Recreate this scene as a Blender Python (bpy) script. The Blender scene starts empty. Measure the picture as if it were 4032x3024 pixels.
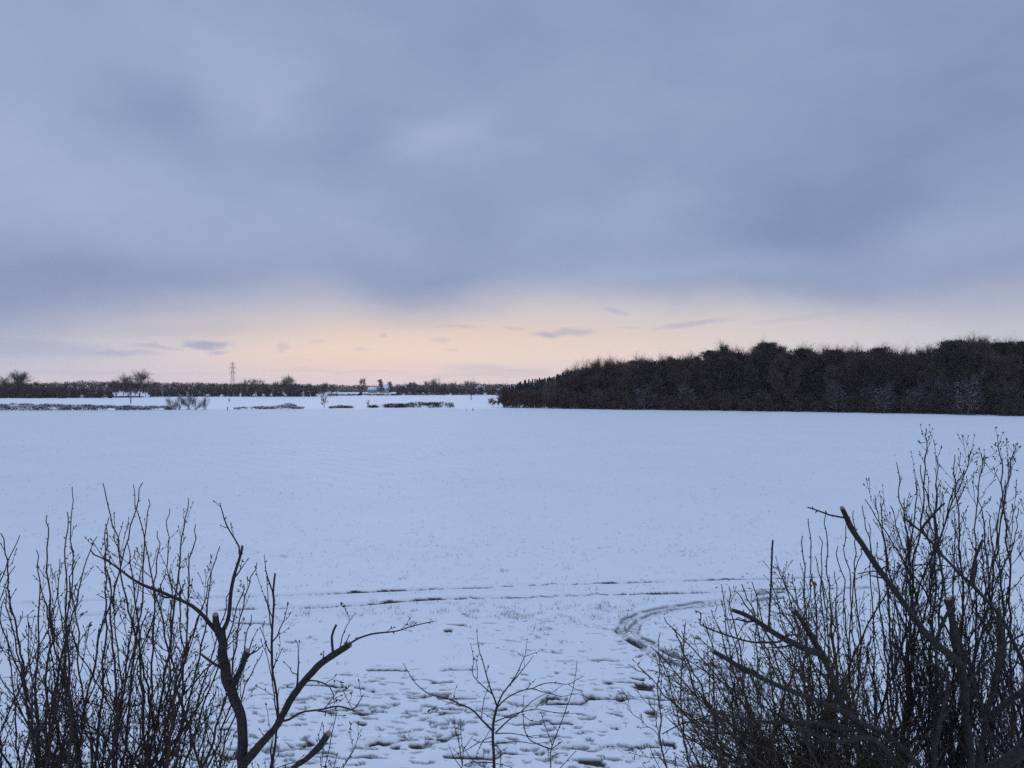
import bpy, math, random
import numpy as np
from mathutils import Vector

C = bpy.context.scene.collection
R = math.radians

# ------------------------------------------------------------------ camera
HAZE = 0.00015
FPX = 3034.0          # focal length in photo pixels (photo 4032 x 3024)
CAMH = 5.6            # eye height above the field: an upstairs window
PITCH = 16.0 / FPX    # horizon sits a little under the middle
cam_d = bpy.data.cameras.new("camera")
cam_d.sensor_width = 36.0
cam_d.lens = 36.0 * FPX / 4032.0
cam_d.clip_start = 0.05
cam_d.clip_end = 20000
cam = bpy.data.objects.new("camera", cam_d)
cam.location = (0, 0, CAMH)
cam.rotation_euler = (math.pi / 2 + PITCH, 0, 0)
C.objects.link(cam)
sc = bpy.context.scene
sc.camera = cam
sc.cycles.use_denoising = False
sc.cycles.use_adaptive_sampling = False
sc.cycles.sample_clamp_indirect = 0.6
sc.cycles.sample_clamp_direct = 2.0
sc.view_settings.view_transform = 'Standard'
sc.view_settings.look = 'None'
sc.view_settings.exposure = 0.0
sc.view_settings.gamma = 1.0


def s2l(r, g, b):
    return tuple(((c / 255) / 12.92 if c / 255 <= 0.04045 else ((c / 255 + 0.055) / 1.055) ** 2.4) for c in (r, g, b)) + (1.0,)


def sky_at(x, y):
    """photo feature -> azimuth / elevation of that part of the sky"""
    az = math.atan((x - 2016) / FPX)
    return az, math.atan((1528 - y) / FPX * math.cos(az))


# ------------------------------------------------------------------ sky
world = bpy.data.worlds.new("World")
sc.world = world
world.use_nodes = True
WT = world.node_tree
for n in list(WT.nodes):
    WT.nodes.remove(n)
WL = WT.links.new


def nd(t, **kw):
    n = WT.nodes.new(t)
    for k, v in kw.items():
        setattr(n, k, v)
    return n


def plug(sock, v):
    if isinstance(v, (int, float)):
        sock.default_value = v
    elif isinstance(v, tuple):
        sock.default_value = v
    else:
        WL(v, sock)


def mth(op, a, b=None, c=None, clamp=False):
    n = nd('ShaderNodeMath', operation=op, use_clamp=clamp)
    plug(n.inputs[0], a)
    if b is not None:
        plug(n.inputs[1], b)
    if c is not None:
        plug(n.inputs[2], c)
    return n.outputs[0]


def mixc(f, a, b):
    n = nd('ShaderNodeMix', data_type='RGBA')
    plug(n.inputs[0], f)
    plug(n.inputs[6], a)
    plug(n.inputs[7], b)
    return n.outputs[2]


def sstep(x, lo, hi):
    n = nd('ShaderNodeMapRange', interpolation_type='SMOOTHSTEP')
    plug(n.inputs[0], x)
    plug(n.inputs[1], lo)
    plug(n.inputs[2], hi)
    return n.outputs[0]


def noise(vec, scale, detail=4, rough=0.5, dist=0.0):
    n = nd('ShaderNodeTexNoise')
    plug(n.inputs['Vector'], vec)
    n.inputs['Scale'].default_value = scale
    n.inputs['Detail'].default_value = detail
    n.inputs['Roughness'].default_value = rough
    n.inputs['Distortion'].default_value = dist
    return n.outputs['Fac'], n.outputs['Color']


def vmul(v, s):
    n = nd('ShaderNodeVectorMath', operation='MULTIPLY')
    plug(n.inputs[0], v)
    plug(n.inputs[1], s)
    return n.outputs[0]


def vadd(a, b):
    n = nd('ShaderNodeVectorMath', operation='ADD')
    plug(n.inputs[0], a)
    plug(n.inputs[1], b)
    return n.outputs[0]


tc = nd('ShaderNodeTexCoord')
sep = nd('ShaderNodeSeparateXYZ')
WL(tc.outputs['Generated'], sep.inputs[0])
AZ = mth('ARCTAN2', sep.outputs[0], sep.outputs[1])
EL = mth('ARCSINE', sep.outputs[2])
cmb = nd('ShaderNodeCombineXYZ')
WL(AZ, cmb.inputs[0])
WL(EL, cmb.inputs[1])
P0 = cmb.outputs[0]
# soft domain warp, so that clouds get torn edges
_, wcol = noise(vmul(P0, (1.0, 1.9, 1.0)), 4.5, 4, 0.5)
PW = vadd(P0, vmul(vadd(wcol, (-0.5, -0.5, -0.5)), (0.16, 0.075, 0.0)))
_, wcol2 = noise(vmul(P0, (1.0, 2.2, 1.0)), 26.0, 4, 0.6)
PF = vadd(P0, vmul(vadd(wcol2, (-0.5, -0.5, -0.5)), (0.05, 0.014, 0.0)))


def blob(vec, x, y, sx, sy, rot, amp, sharp=False):
    az, el = sky_at(x, y)
    m = nd('ShaderNodeMapping', vector_type='TEXTURE')
    plug(m.inputs[0], vec)
    m.inputs['Location'].default_value = (az, el, 0)
    m.inputs['Rotation'].default_value = (0, 0, R(rot))
    m.inputs['Scale'].default_value = (sx / FPX, sy / FPX, 1)
    d = nd('ShaderNodeVectorMath', operation='DOT_PRODUCT')
    WL(m.outputs[0], d.inputs[0])
    WL(m.outputs[0], d.inputs[1])
    q = d.outputs['Value']
    if sharp:
        q = mth('MULTIPLY', q, q)
    return mth('MULTIPLY', mth('POWER', 0.3679, q), amp)


def total(items):
    acc = items[0]
    for i in items[1:]:
        acc = mth('ADD', acc, i)
    return acc


n1, _ = noise(vmul(PW, (1.0, 1.8, 1.0)), 3.6, 5, 0.52)
n2, _ = noise(vmul(PW, (1.0, 1.7, 1.0)), 9.0, 4, 0.55)
soft = [
    (120, 480, 480, 460, 0, .26), (1080, 860, 520, 190, 14, .30), (1730, 520, 260, 120, 28, .36),
    (1180, 520, 150, 210, 20, .20), (330, 780, 420, 150, 0, .14), (950, 330, 260, 190, -30, .16),
    (620, 420, 210, 130, 0, -.34), (1420, 620, 230, 130, -35, -.24), (1180, 610, 170, 90, 0, -.22),
    (60, 1120, 520, 95, 4, -.52), (760, 1100, 420, 50, 3, -.26), (1680, 1130, 330, 75, -3, -.26),
    (3260, 880, 560, 170, 22, -.24), (3500, 480, 620, 420, 0, -.10), (2150, 120, 620, 170, 10, -.20),
    (2560, 800, 420, 90, 12, .18), (2650, 1080, 640, 60, 3, .30), (3800, 960, 360, 130, 28, .22),
    (2350, 420, 330, 120, 20, .10), (4000, 250, 900, 620, 0, -.20), (4032, 1120, 420, 90, 0, -.20), (1900, 820, 300, 160, 0, -.12), (2900, 1150, 420, 45, -4, -.22),
]
tone = mth('ADD', 0.42, total([blob(PW, *b) for b in soft]))
tone = mth('ADD', tone, mth('MULTIPLY', mth('SUBTRACT', n1, 0.5), 0.85))
tone = mth('ADD', tone, mth('MULTIPLY', mth('SUBTRACT', n2, 0.5), 0.27), clamp=True)
cloud = mixc(tone, s2l(128, 146, 183), s2l(167, 183, 212))
# the cloud deck reddens slightly and pales as it nears the gap
cloud = mixc(mth('MULTIPLY', sstep(EL, 0.20, 0.10), 0.30), cloud, s2l(176, 180, 203))

# the clear gap over the horizon
sepw = nd('ShaderNodeSeparateXYZ')
WL(PW, sepw.inputs[0])
ELW = sepw.outputs[1]
edge = mth('ADD', 0.106, total([blob(P0, 0, 1200, 420, 9000, 0, -.030), blob(P0, 1620, 1200, 230, 9000, 0, -.022), blob(P0, 1150, 1200, 260, 9000, 0, .012), blob(P0, 2180, 1200, 420, 9000, 0, .016), blob(P0, 3500, 1200, 350, 9000, 0, -.010)]))
gap = sstep(ELW, mth('ADD', edge, 0.034), mth('SUBTRACT', edge, 0.030))
glow = mth('MINIMUM', total([blob(P0, 1520, 1395, 760, 150, 0, 1.0), blob(P0, 2400, 1390, 760, 160, 0, 0.65)]), 1.0)
side = mixc(mth('MINIMUM', total([blob(P0, 2750, 1380, 1300, 260, 0, 1.0), blob(P0, 900, 1420, 700, 130, 0, .6)]), 1.0), s2l(174, 180, 203), s2l(214, 210, 212))
bandc = mixc(glow, side, s2l(235, 212, 199))
bandc = mixc(mth('MULTIPLY', sstep(EL, 0.040, 0.0), 0.70), bandc, s2l(212, 195, 199))
bandc = mixc(mth('MULTIPLY', blob(P0, 1250, 1425, 430, 42, 0, 1.0), 0.45), bandc, s2l(236, 203, 189))
small = [
    (810, 1357, 82, 17, 0, .95), (850, 1388, 46, 9, 0, .55), (600, 1364, 75, 11, -4, .50), (500, 1388, 90, 10, 0, .34),
    (90, 1368, 330, 30, -2, .55), (2230, 1308, 115, 15, 5, .50), (2130, 1318, 60, 12, 0, .30), (2720, 1276, 140, 12, 7, .42),
    (2430, 1226, 60, 11, -10, .42), (1800, 1283, 75, 9, 0, .30), (1520, 1316, 20, 9, 0, .32), (1108, 1366, 24, 15, 35, .36),
    (1735, 1338, 42, 10, 0, .27), (1420, 1371, 36, 7, 0, .26), (1900, 1455, 150, 22, 0, .28), (2080, 1462, 90, 13, 0, .26),
    (1240, 1345, 24, 8, 0, .18), (1770, 1372, 26, 9, 0, .24), (2020, 1297, 40, 9, 0, .26), (2480, 1288, 36, 7, 0, .22),
    (1350, 1462, 330, 8, 0, .22), (1900, 1478, 420, 7, 0, .20), (400, 1470, 420, 8, 0, .18), (3150, 1250, 160, 12, 4, .20),
    (700, 1300, 300, 30, 3, .22),
]
scl = mth('MINIMUM', total([blob(PF, *b, True) for b in small]), 1.0)
bandc = mixc(scl, bandc, s2l(166, 171, 196))
lift = nd('ShaderNodeVectorMath', operation='SCALE')
WL(bandc, lift.inputs[0])
WL(mth('ADD', 1.0, mth('MULTIPLY', sstep(EL, 0.085, 0.0), 0.26)), lift.inputs['Scale'])
skyc = mixc(gap, cloud, lift.outputs[0])
# overcast zenith is brighter than the deck seen low down
zen = mth('ADD', 1.0, mth('MULTIPLY', sstep(EL, 0.47, 1.1), 1.10))
zn = nd('ShaderNodeVectorMath', operation='SCALE')
WL(skyc, zn.inputs[0])
WL(zen, zn.inputs['Scale'])
bg = nd('ShaderNodeBackground')
WL(zn.outputs[0], bg.inputs[0])
bg.inputs[1].default_value = 1.0
SUN_EL, SUN_AZ = R(3.0), R(-11.0)          # the hidden evening sun, left of the middle
nish = nd('ShaderNodeTexSky', sky_type='NISHITA')
nish.sun_disc = False
nish.sun_elevation = SUN_EL
nish.sun_rotation = SUN_AZ
nish.altitude = 50
bg2 = nd('ShaderNodeBackground')
nm = nd('ShaderNodeVectorMath', operation='SCALE')
WL(nish.outputs[0], nm.inputs[0])
WL(mth('ADD', mth('MULTIPLY', gap, 0.012), 0.010), nm.inputs['Scale'])
WL(nm.outputs[0], bg2.inputs[0])
bg2.inputs[1].default_value = 0.05
addsh = nd('ShaderNodeAddShader')
WL(bg.outputs[0], addsh.inputs[0])
WL(bg2.outputs[0], addsh.inputs[1])
wo = nd('ShaderNodeOutputWorld')
WL(addsh.outputs[0], wo.inputs[0])

# ------------------------------------------------------------------ sun, veiled by cloud
sl = bpy.data.lights.new("sun", 'SUN')
sl.energy = 0.5
sl.angle = R(16)
sl.color = (1.0, 0.80, 0.66)
so = bpy.data.objects.new("sun", sl)
dv = Vector((math.sin(SUN_AZ) * math.cos(SUN_EL), math.cos(SUN_AZ) * math.cos(SUN_EL), math.sin(SUN_EL)))
so.rotation_euler = dv.to_track_quat('Z', 'Y').to_euler()
C.objects.link(so)

# ------------------------------------------------------------------ placing
ct, st = math.cos(PITCH), math.sin(PITCH)


def P(x, y, d):
    """the point of the place at distance d (metres, along the view) that the photo shows at x, y"""
    u, v = (x - 2016) / FPX, (1512 - y) / FPX
    a = ct - v * st
    k = d / a
    return np.array((u * k, d, CAMH + (st + v * ct) * k))


def gd(y):
    return CAMH * FPX / (y - 1528.0)


def G(x, y):
    p = P(x, y, gd(y))
    p[2] = 0.0
    return p


# ------------------------------------------------------------------ materials
def mat(name, base, rough=0.85, noise_scale=None, alt=None, bump=0.0, spec=0.2, lo=0.35, hi=0.65, detail=5):
    m = bpy.data.materials.new(name)
    m.use_nodes = True
    t = m.node_tree
    b = t.nodes['Principled BSDF']
    b.inputs['Roughness'].default_value = rough
    b.inputs['Specular IOR Level'].default_value = spec
    b.inputs['Base Color'].default_value = tuple(base) + (1,)
    if noise_scale:
        co = t.nodes.new('ShaderNodeTexCoord')
        n = t.nodes.new('ShaderNodeTexNoise')
        n.inputs['Scale'].default_value = noise_scale
        n.inputs['Detail'].default_value = detail
        t.links.new(co.outputs['Object'], n.inputs['Vector'])
        r = t.nodes.new('ShaderNodeMapRange')
        r.inputs[1].default_value = lo
        r.inputs[2].default_value = hi
        t.links.new(n.outputs['Fac'], r.inputs[0])
        if alt:
            mx = t.nodes.new('ShaderNodeMix')
            mx.data_type = 'RGBA'
            t.links.new(r.outputs[0], mx.inputs[0])
            mx.inputs[6].default_value = tuple(base) + (1,)
            mx.inputs[7].default_value = tuple(alt) + (1,)
            t.links.new(mx.outputs[2], b.inputs['Base Color'])
        if bump:
            bp = t.nodes.new('ShaderNodeBump')
            bp.inputs['Strength'].default_value = bump
            bp.inputs['Distance'].default_value = 0.01
            t.links.new(n.outputs['Fac'], bp.inputs['Height'])
            t.links.new(bp.outputs[0], b.inputs['Normal'])
    return m


M_bark = mat('bark', (.028, .024, .024), .9, 38, (.052, .047, .042), .9)
M_bark_grey = mat('bark_grey_green', (.026, .023, .021), .9, 30, (.054, .050, .042), .9)
M_stem_red = mat('stem_red_brown', (.046, .031, .027), .8, 30, (.080, .050, .040), .4)
M_twig = mat('twig_dark', (.036, .030, .030), .8, 25, (.062, .050, .044))
M_twig_olive = mat('twig_olive', (.056, .044, .032), .8, 25, (.090, .070, .048))
M_cut = mat('sawn_wood', (.30, .25, .21), .9, 90, (.20, .155, .13))
M_leaf = mat('olive_leaf', (.13, .11, .045), .7, 20, (.085, .080, .035))
M_deadleaf = mat('dead_leaf', (.26, .15, .06), .8)
M_seed = mat('seed_head', (.045, .036, .036), .9)
M_snowcap = mat('snow_on_twigs', (.80, .81, .84), .8)
M_grass = mat('winter_grass', (.036, .038, .032), .9, 8, (.065, .056, .038))
M_farbark = mat('woodland_bark', (.080, .066, .058), .9, 1.5, (.12, .10, .088))
M_fartwig = mat('woodland_twig', (.135, .088, .064), .95, .25, (.070, .049, .041))
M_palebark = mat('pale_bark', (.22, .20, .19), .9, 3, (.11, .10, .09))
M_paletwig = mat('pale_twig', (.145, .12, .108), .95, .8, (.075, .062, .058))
M_pine = mat('pine_needles', (.046, .043, .030), .95, .3, (.074, .066, .046))
M_spruce = mat('spruce_needles', (.030, .037, .040), .95, .5, (.038, .044, .046))
M_hedge = mat('hedge_twig', (.046, .042, .048), .95, 1.0, (.07, .064, .068))
M_wall = mat('rendered_wall', (.42, .40, .38), .9, 2, (.34, .33, .31))
M_roof_snow = mat('snow_roof', (.80, .80, .82), .8)
M_glass = mat('window_glass', (.03, .035, .045), .2, spec=.5)
M_steel = mat('glow_tinted_steel', (.34, .28, .27), .6, 1, (.40, .33, .31))  # pylon steel: warm tint of the horizon glow put into its colour
M_pole = mat('tarred_pole', (.06, .052, .046), .9, 5, (.09, .08, .07))
M_coat = mat('dark_coat', (.018, .018, .026), .9)
M_door = mat('door_paint', (.08, .05, .05), .7)


# ------------------------------------------------------------------ mesh helpers
def mk(name, V, F4=None, F3=None, m=None, parent=None, smooth=False):
    V = np.asarray(V, dtype=np.float32).reshape(-1, 3)
    F4 = np.zeros((0, 4), np.int32) if F4 is None or len(F4) == 0 else np.asarray(F4, np.int32)
    F3 = np.zeros((0, 3), np.int32) if F3 is None or len(F3) == 0 else np.asarray(F3, np.int32)
    me = bpy.data.meshes.new(name)
    me.vertices.add(len(V))
    me.vertices.foreach_set('co', V.ravel())
    nl = F4.size + F3.size
    me.loops.add(nl)
    me.loops.foreach_set('vertex_index', np.concatenate([F4.ravel(), F3.ravel()]).astype(np.int32))
    me.polygons.add(len(F4) + len(F3))
    tot = np.concatenate([np.full(len(F4), 4), np.full(len(F3), 3)]).astype(np.int32)
    stt = np.concatenate([[0], np.cumsum(tot)[:-1]]).astype(np.int32)
    me.polygons.foreach_set('loop_start', stt)
    me.polygons.foreach_set('loop_total', tot)
    if smooth and len(tot):
        me.polygons.foreach_set('use_smooth', np.ones(len(tot), bool))
    me.update(calc_edges=True)
    if m:
        me.materials.append(m)
    o = bpy.data.objects.new(name, me)
    C.objects.link(o)
    if parent is not None:
        o.parent = parent
    return o


def unit(v):
    v = np.asarray(v, float)
    return v / (np.linalg.norm(v) + 1e-12)


class TB:
    """collects tubes, blades and boxes into one mesh"""

    def __init__(s):
        s.V, s.Q, s.T, s.n = [], [], [], 0

    def tube(s, pts, rad, k=5):
        pts = np.asarray(pts, float)
        rad = np.broadcast_to(np.asarray(rad, float), (len(pts),))
        n = len(pts)
        t = np.gradient(pts, axis=0)
        t /= np.linalg.norm(t, axis=1)[:, None] + 1e-12
        ref = np.zeros(3)
        ref[np.argmin(np.abs(t.mean(0)))] = 1
        a = np.cross(t, ref)
        a /= np.linalg.norm(a, axis=1)[:, None] + 1e-12
        b = np.cross(t, a)
        th = np.arange(k) * 2 * math.pi / k
        ring = pts[:, None] + rad[:, None, None] * (np.cos(th)[None, :, None] * a[:, None] + np.sin(th)[None, :, None] * b[:, None])
        s.V.append(ring.reshape(-1, 3))
        i = np.arange(n - 1)[:, None] * k
        j = np.arange(k)[None]
        jn = (j + 1) % k
        s.Q.append((np.stack([i + j, i + jn, i + k + jn, i + k + j], -1).reshape(-1, 4)) + s.n)
        # close the tip with a fan
        if k == 3:
            s.T.append(np.array([[0, 1, 2]]) + s.n + (n - 1) * k)
        elif k == 4:
            s.Q.append(np.array([[0, 1, 2, 3]]) + s.n + (n - 1) * k)
        else:
            s.T.append(np.array([[0, q, q + 1] for q in range(1, k - 1)]) + s.n + (n - 1) * k)
        s.n += n * k

    def blades(s, B, D, L, W, rng):
        """thin triangles: base points B, directions D, lengths, widths"""
        n = len(B)
        if n == 0:
            return
        D = D / (np.linalg.norm(D, axis=1)[:, None] + 1e-9)
        r = rng.normal(size=(n, 3))
        sd = np.cross(D, r)
        sd /= np.linalg.norm(sd, axis=1)[:, None] + 1e-9
        L = np.broadcast_to(L, (n,))[:, None]
        W = np.broadcast_to(W, (n,))[:, None]
        V = np.stack([B - sd * W / 2, B + sd * W / 2, B + D * L], 1).reshape(-1, 3)
        s.V.append(V)
        s.T.append(np.arange(3 * n).reshape(-1, 3) + s.n)
        s.n += 3 * n

    def box(s, lo, hi):
        (x0, y0, z0), (x1, y1, z1) = lo, hi
        s.V.append(np.array([(x0, y0, z0), (x1, y0, z0), (x1, y1, z0), (x0, y1, z0), (x0, y0, z1), (x1, y0, z1), (x1, y1, z1), (x0, y1, z1)], float))
        s.Q.append(np.array([(0, 3, 2, 1), (4, 5, 6, 7), (0, 1, 5, 4), (1, 2, 6, 5), (2, 3, 7, 6), (3, 0, 4, 7)]) + s.n)
        s.n += 8

    def build(s, name, m, parent=None, smooth=True):
        cat = lambda L, w: np.concatenate(L) if L else np.zeros((0, w), int)
        return mk(name, cat(s.V, 3), cat(s.Q, 4), cat(s.T, 3), m, parent, smooth)


def tag(o, label, cat, group=None, kind=None):
    o['label'] = label
    o['category'] = cat
    if group:
        o['group'] = group
    if kind:
        o['kind'] = kind
    return o


def thing(name, label, cat, loc=(0, 0, 0), group=None):
    o = bpy.data.objects.new(name, None)
    o.empty_display_size = 0.2
    o.location = tuple(loc)
    C.objects.link(o)
    return tag(o, label, cat, group)


def dup(root, loc, rotz=0.0, scale=(1, 1, 1), label=None, group=None):
    r = root.copy()
    C.objects.link(r)
    r.location = tuple(loc)
    r.rotation_euler = (0, 0, rotz)
    r.scale = scale
    if label:
        r['label'] = label
    if group:
        r['group'] = group
    for ch in list(root.children):
        c = ch.copy()
        C.objects.link(c)
        c.parent = r
        for g in ch.children:
            q = g.copy()
            C.objects.link(q)
            q.parent = c
    return r


# ------------------------------------------------------------------ value noise
def vnoise(x, y, seed=0):
    xi, yi = np.floor(x).astype(np.int64), np.floor(y).astype(np.int64)
    xf, yf = x - xi, y - yi
    u, v = xf * xf * (3 - 2 * xf), yf * yf * (3 - 2 * yf)

    def h(i, j):
        n = (i * 374761393 + j * 668265263 + seed * 982451653) & 0x7fffffff
        n = ((n ^ (n >> 13)) * 1274126177) & 0x7fffffff
        return ((n ^ (n >> 16)) & 0xffff) / 65535.0
    return (h(xi, yi) * (1 - u) + h(xi + 1, yi) * u) * (1 - v) + (h(xi, yi + 1) * (1 - u) + h(xi + 1, yi + 1) * u) * v


def fbm(x, y, seed=0, oct=4, g=0.5):
    a, s, t = 1.0, 0.0, 0.0
    for o in range(oct):
        s = s + a * vnoise(x * 2 ** o + 17.3 * o, y * 2 ** o - 9.1 * o, seed + o)
        t += a
        a *= g
    return s / t


def smooth(x, lo, hi):
    t = np.clip((x - lo) / (hi - lo), 0, 1)
    return t * t * (3 - 2 * t)


# ------------------------------------------------------------------ ground
def px_path(pts, ox=0, oy=0, s=1.0):
    return [(ox + x / s, oy + y / s) for x, y in pts]


def ground_path(pp):
    return np.array([G(x, y)[:2] for x, y in pp])


def resample(pts, n):
    pts = np.asarray(pts, float)
    d = np.concatenate([[0], np.cumsum(np.linalg.norm(np.diff(pts, axis=0), axis=1))])
    # Catmull-Rom through the traced points, so that nothing has a kink
    t = np.linspace(0, d[-1], n)
    i = np.clip(np.searchsorted(d, t, side='right') - 1, 0, len(pts) - 2)
    f = ((t - d[i]) / (d[i + 1] - d[i] + 1e-12))[:, None]
    g = lambda k: pts[np.clip(k, 0, len(pts) - 1)]
    p0, p1, p2, p3 = g(i - 1), g(i), g(i + 1), g(i + 2)
    return 0.5 * (2 * p1 + (p2 - p0) * f + (2 * p0 - 5 * p1 + 4 * p2 - p3) * f ** 2 + (3 * p1 - p0 - 3 * p2 + p3) * f ** 3)


RUT_LOW = [(-900, 2462), (0, 2432), (700, 2406), (1160, 2390), (1400, 2379), (1700, 2357), (2000, 2350), (2300, 2341), (2600, 2335), (2900, 2324), (3300, 2312), (4032, 2296), (4700, 2286)]
RUT_UP = [(-900, 2404), (0, 2376), (700, 2354), (1160, 2340), (1400, 2331), (1650, 2318), (1900, 2312), (2100, 2303), (2400, 2294), (2700, 2285), (3000, 2276), (3500, 2262), (4300, 2246)]
CUR = (1500, 2150, 1.843)
RUT_OUT = px_path([(2900, 330), (2500, 385), (2212, 425), (2080, 440), (1950, 465), (1840, 500), (1762, 550), (1742, 605), (1770, 652), (1850, 702), (1950, 765), (2060, 830), (2212, 880), (2500, 950), (3000, 1040)], *CUR)
RUT_IN = px_path([(2900, 372), (2500, 415), (2212, 446), (2100, 465), (1990, 490), (1900, 530), (1850, 570), (1838, 612), (1880, 660), (1990, 720), (2120, 790), (2212, 822), (2500, 885), (3000, 965)], *CUR)
FURROWS = [
    ([(300, 3000), (1080, 2950), (1400, 2925), (1700, 2895), (1900, 2880)], .75),
    ([(1900, 2985), (2160, 2950), (2450, 2930)], .62),
    ([(1450, 2800), (1900, 2790), (2060, 2770), (2200, 2745), (2350, 2740)], .70),
    ([(1560, 2640), (1640, 2636), (1760, 2632)], .75),
    ([(2230, 2850), (2420, 2862), (2520, 2868), (2800, 2872)], .80),
    ([(1020, 2455), (1180, 2462), (1260, 2460)], .70),
    ([(2100, 2930), (2350, 2920), (2450, 2915)], .60),
    ([(2260, 2772), (2400, 2752), (2600, 2746)], .62),
    ([(1300, 2700), (1560, 2720), (1750, 2740)], .52),
]


def seg_dist(x, y, path):
    """distance to a path, and how far along it"""
    best = np.full(x.shape, 1e9)
    along = np.zeros(x.shape)
    sgn = np.zeros(x.shape)
    acc = 0.0
    for (ax, ay), (bx, by) in zip(path[:-1], path[1:]):
        dx, dy = bx - ax, by - ay
        L2 = dx * dx + dy * dy + 1e-12
        t = np.clip(((x - ax) * dx + (y - ay) * dy) / L2, 0, 1)
        ex, ey = x - ax - t * dx, y - ay - t * dy
        d = np.hypot(ex, ey)
        m = d < best
        best[m] = d[m]
        along[m] = acc + t[m] * math.sqrt(L2)
        sgn[m] = ey[m]
        acc += math.sqrt(L2)
    return best, along, sgn


def ground_relief(X, Y):
    """height of the snow and how bare of snow the soil is (0..1)"""
    D = np.hypot(X, Y)
    near = D < 60
    h = 0.10 * (fbm(X / 9, Y / 9, 3, 3) - .5) * smooth(D, 8, 30)
    h = h + 0.05 * (fbm(X / 2.3, Y / 1.6, 5, 3) - .5) * smooth(-D, -150, -60)
    # drilled rows running off to the left, and the lie of the far fields
    row = (X * 0.74 + Y * 0.67)
    h = h + 0.034 * fbm(X / 14, Y / 14, 9, 3) * (fbm(X / 40, Y / 40, 10, 2) > .42) * np.sin(row * 2 * math.pi / 1.9 + 5 * fbm(X / 18, Y / 18, 8, 3)) * smooth(D, 25, 60) * smooth(-D, -190, -90)
    h = h + 1.2 * (fbm(X / 160, Y / 160, 21, 3) - .5) * smooth(D, 230, 600)
    bare = np.zeros_like(h)
    x, y = X[near], Y[near]
    d = D[near]
    hh = np.zeros_like(x)
    bb = np.zeros_like(x)
    # rough headland: clods under the snow, with hollows that face the house
    zone = smooth(-d, -16.2, -14.0) * (0.20 + 1.25 * fbm(x / 2.2, y / .9, 31, 2))
    thin = smooth(-d, -21, -17) * 0.38
    z = np.maximum(zone, thin * (fbm(x / 1.5, y / 1.2, 33, 2) > .52))
    sk = y + 0.05 * x
    wx = x + .20 * (fbm(x / .3, y / .3, 43, 2) - .5)
    wy = sk + .16 * (fbm(x / .25, y / .25, 44, 2) - .5)
    lump = fbm(wx / .55, wy / .28, 41, 2, .45)
    hh += z * 0.055 * (lump - .5)
    holes = fbm(wx / .30 + 5, wy / .115, 47, 2, .5)
    zc = np.clip(z * 1.15, 0, 1)
    hol = smooth(holes + .10 * (zc - 1), .700, .722)
    on = smooth(z, .03, .20)
    hol = hol * on
    hh -= .045 * hol
    bb = np.maximum(bb, hol * (fbm(wx / .8, wy / .8, 49, 2) > .50) * smooth(holes, .70, .74))
    dent = smooth(fbm(wx / .22, wy / .085, 53, 2) + .12 * (zc - 1), .715, .735) * on
    hh -= .046 * dent
    bb = np.maximum(bb, dent * .62 * (fbm(wx / .7, wy / .5, 58, 2) > .50))
    big = smooth(fbm(wx / .62, wy / .20, 57, 2) + .10 * (zc - 1), .79, .83) * on
    hh -= .05 * big
    bb = np.maximum(bb, big)
    for path, dens in FURROWS:
        pa = resample(ground_path(path), 24)
        pd, al, sg = seg_dist(x, y, pa)
        wob = (fbm(al / .45, al * 0 + 3, 61, 4, .6) - .5) * .46
        q = sg + wob
        wdt = .030 + .055 * fbm(al / .30, al * 0 + 9, 63, 2) ** 2
        prof = np.exp(-(q / wdt) ** 2) * (pd < .6)
        br = smooth(fbm(al / .38 + 7, al * 0 + dens * 50, 67, 3), .48 - dens * .16, .56 - dens * .10)
        hh -= .058 * prof * br
        hh += .035 * np.exp(-((q - .17) / .10) ** 2) * br * (pd < .6)
        bb = np.maximum(bb, smooth(prof * br, .28, .66) * smooth(fbm(al / .25, al * 0 + 5, 69, 3), .27, .41))
    for path, w, dep, th in ((RUT_LOW, .15, .055, .45), (RUT_UP, .14, .045, .52), (RUT_OUT, .125, .045, .50), (RUT_IN, .125, .045, .52)):
        pa = resample(ground_path(path), 90)
        pd, al, sg = seg_dist(x, y, pa)
        nz = fbm(al / .9, sg * 2, 71, 4)
        q = pd + (fbm(al / .35, sg * 3, 73, 3) - .5) * .10
        prof = 1 - smooth(q, w * .35, w * 1.15)
        curved = path is RUT_OUT or path is RUT_IN
        hh -= (dep * 1.4 if (path is RUT_OUT or path is RUT_IN) else dep) * prof * (.55 + .7 * nz)
        hh += .025 * np.exp(-((pd - w * 1.7) / .09) ** 2)
        if curved:
            # tread marks across the turn
            hh += .012 * prof * np.sin(al * 2 * math.pi / .19 + 5 * nz) * smooth(nz, .35, .6)
            e1 = np.exp(-((q - w * .85) / .030) ** 2) * smooth(fbm(al / .45, sg * 4, 75, 3), .40, .52) * .9
            b = np.maximum(e1, prof * np.clip(.13 + .35 * (np.sin(al * 2 * math.pi / .19 + 5 * nz) < -.1) * smooth(nz, .40, .6) + 1.0 * smooth(nz, .62, .70), 0, 1))
            hh -= .02 * e1
        else:
            # the soil shows along the far lip, in broken dashes
            lw = .016 + .042 * smooth(fbm(al / 1.3, al * 0 + 4, 78, 3), .42, .75)
            lip = np.exp(-((sg - w * .45 + (fbm(al / .4, al * 0, 77, 4, .6) - .5) * .22) / lw) ** 2) * (pd < .6)
            hh -= .045 * lip * smooth(nz, th - .20, th)
            b = lip * smooth(fbm(al / .55, al * 0 + 2, 79, 5, .6), th - .22, th - .02)
            b = smooth(b, .30, .62) * (.12 + .88 * smooth(x, -9, -5.5)) * (1 - .5 * smooth(x, 7, 12))
        bb = np.maximum(bb, np.clip(b, 0, 1))
    h[near] += hh
    bare[near] = bb
    return h, bare


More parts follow.
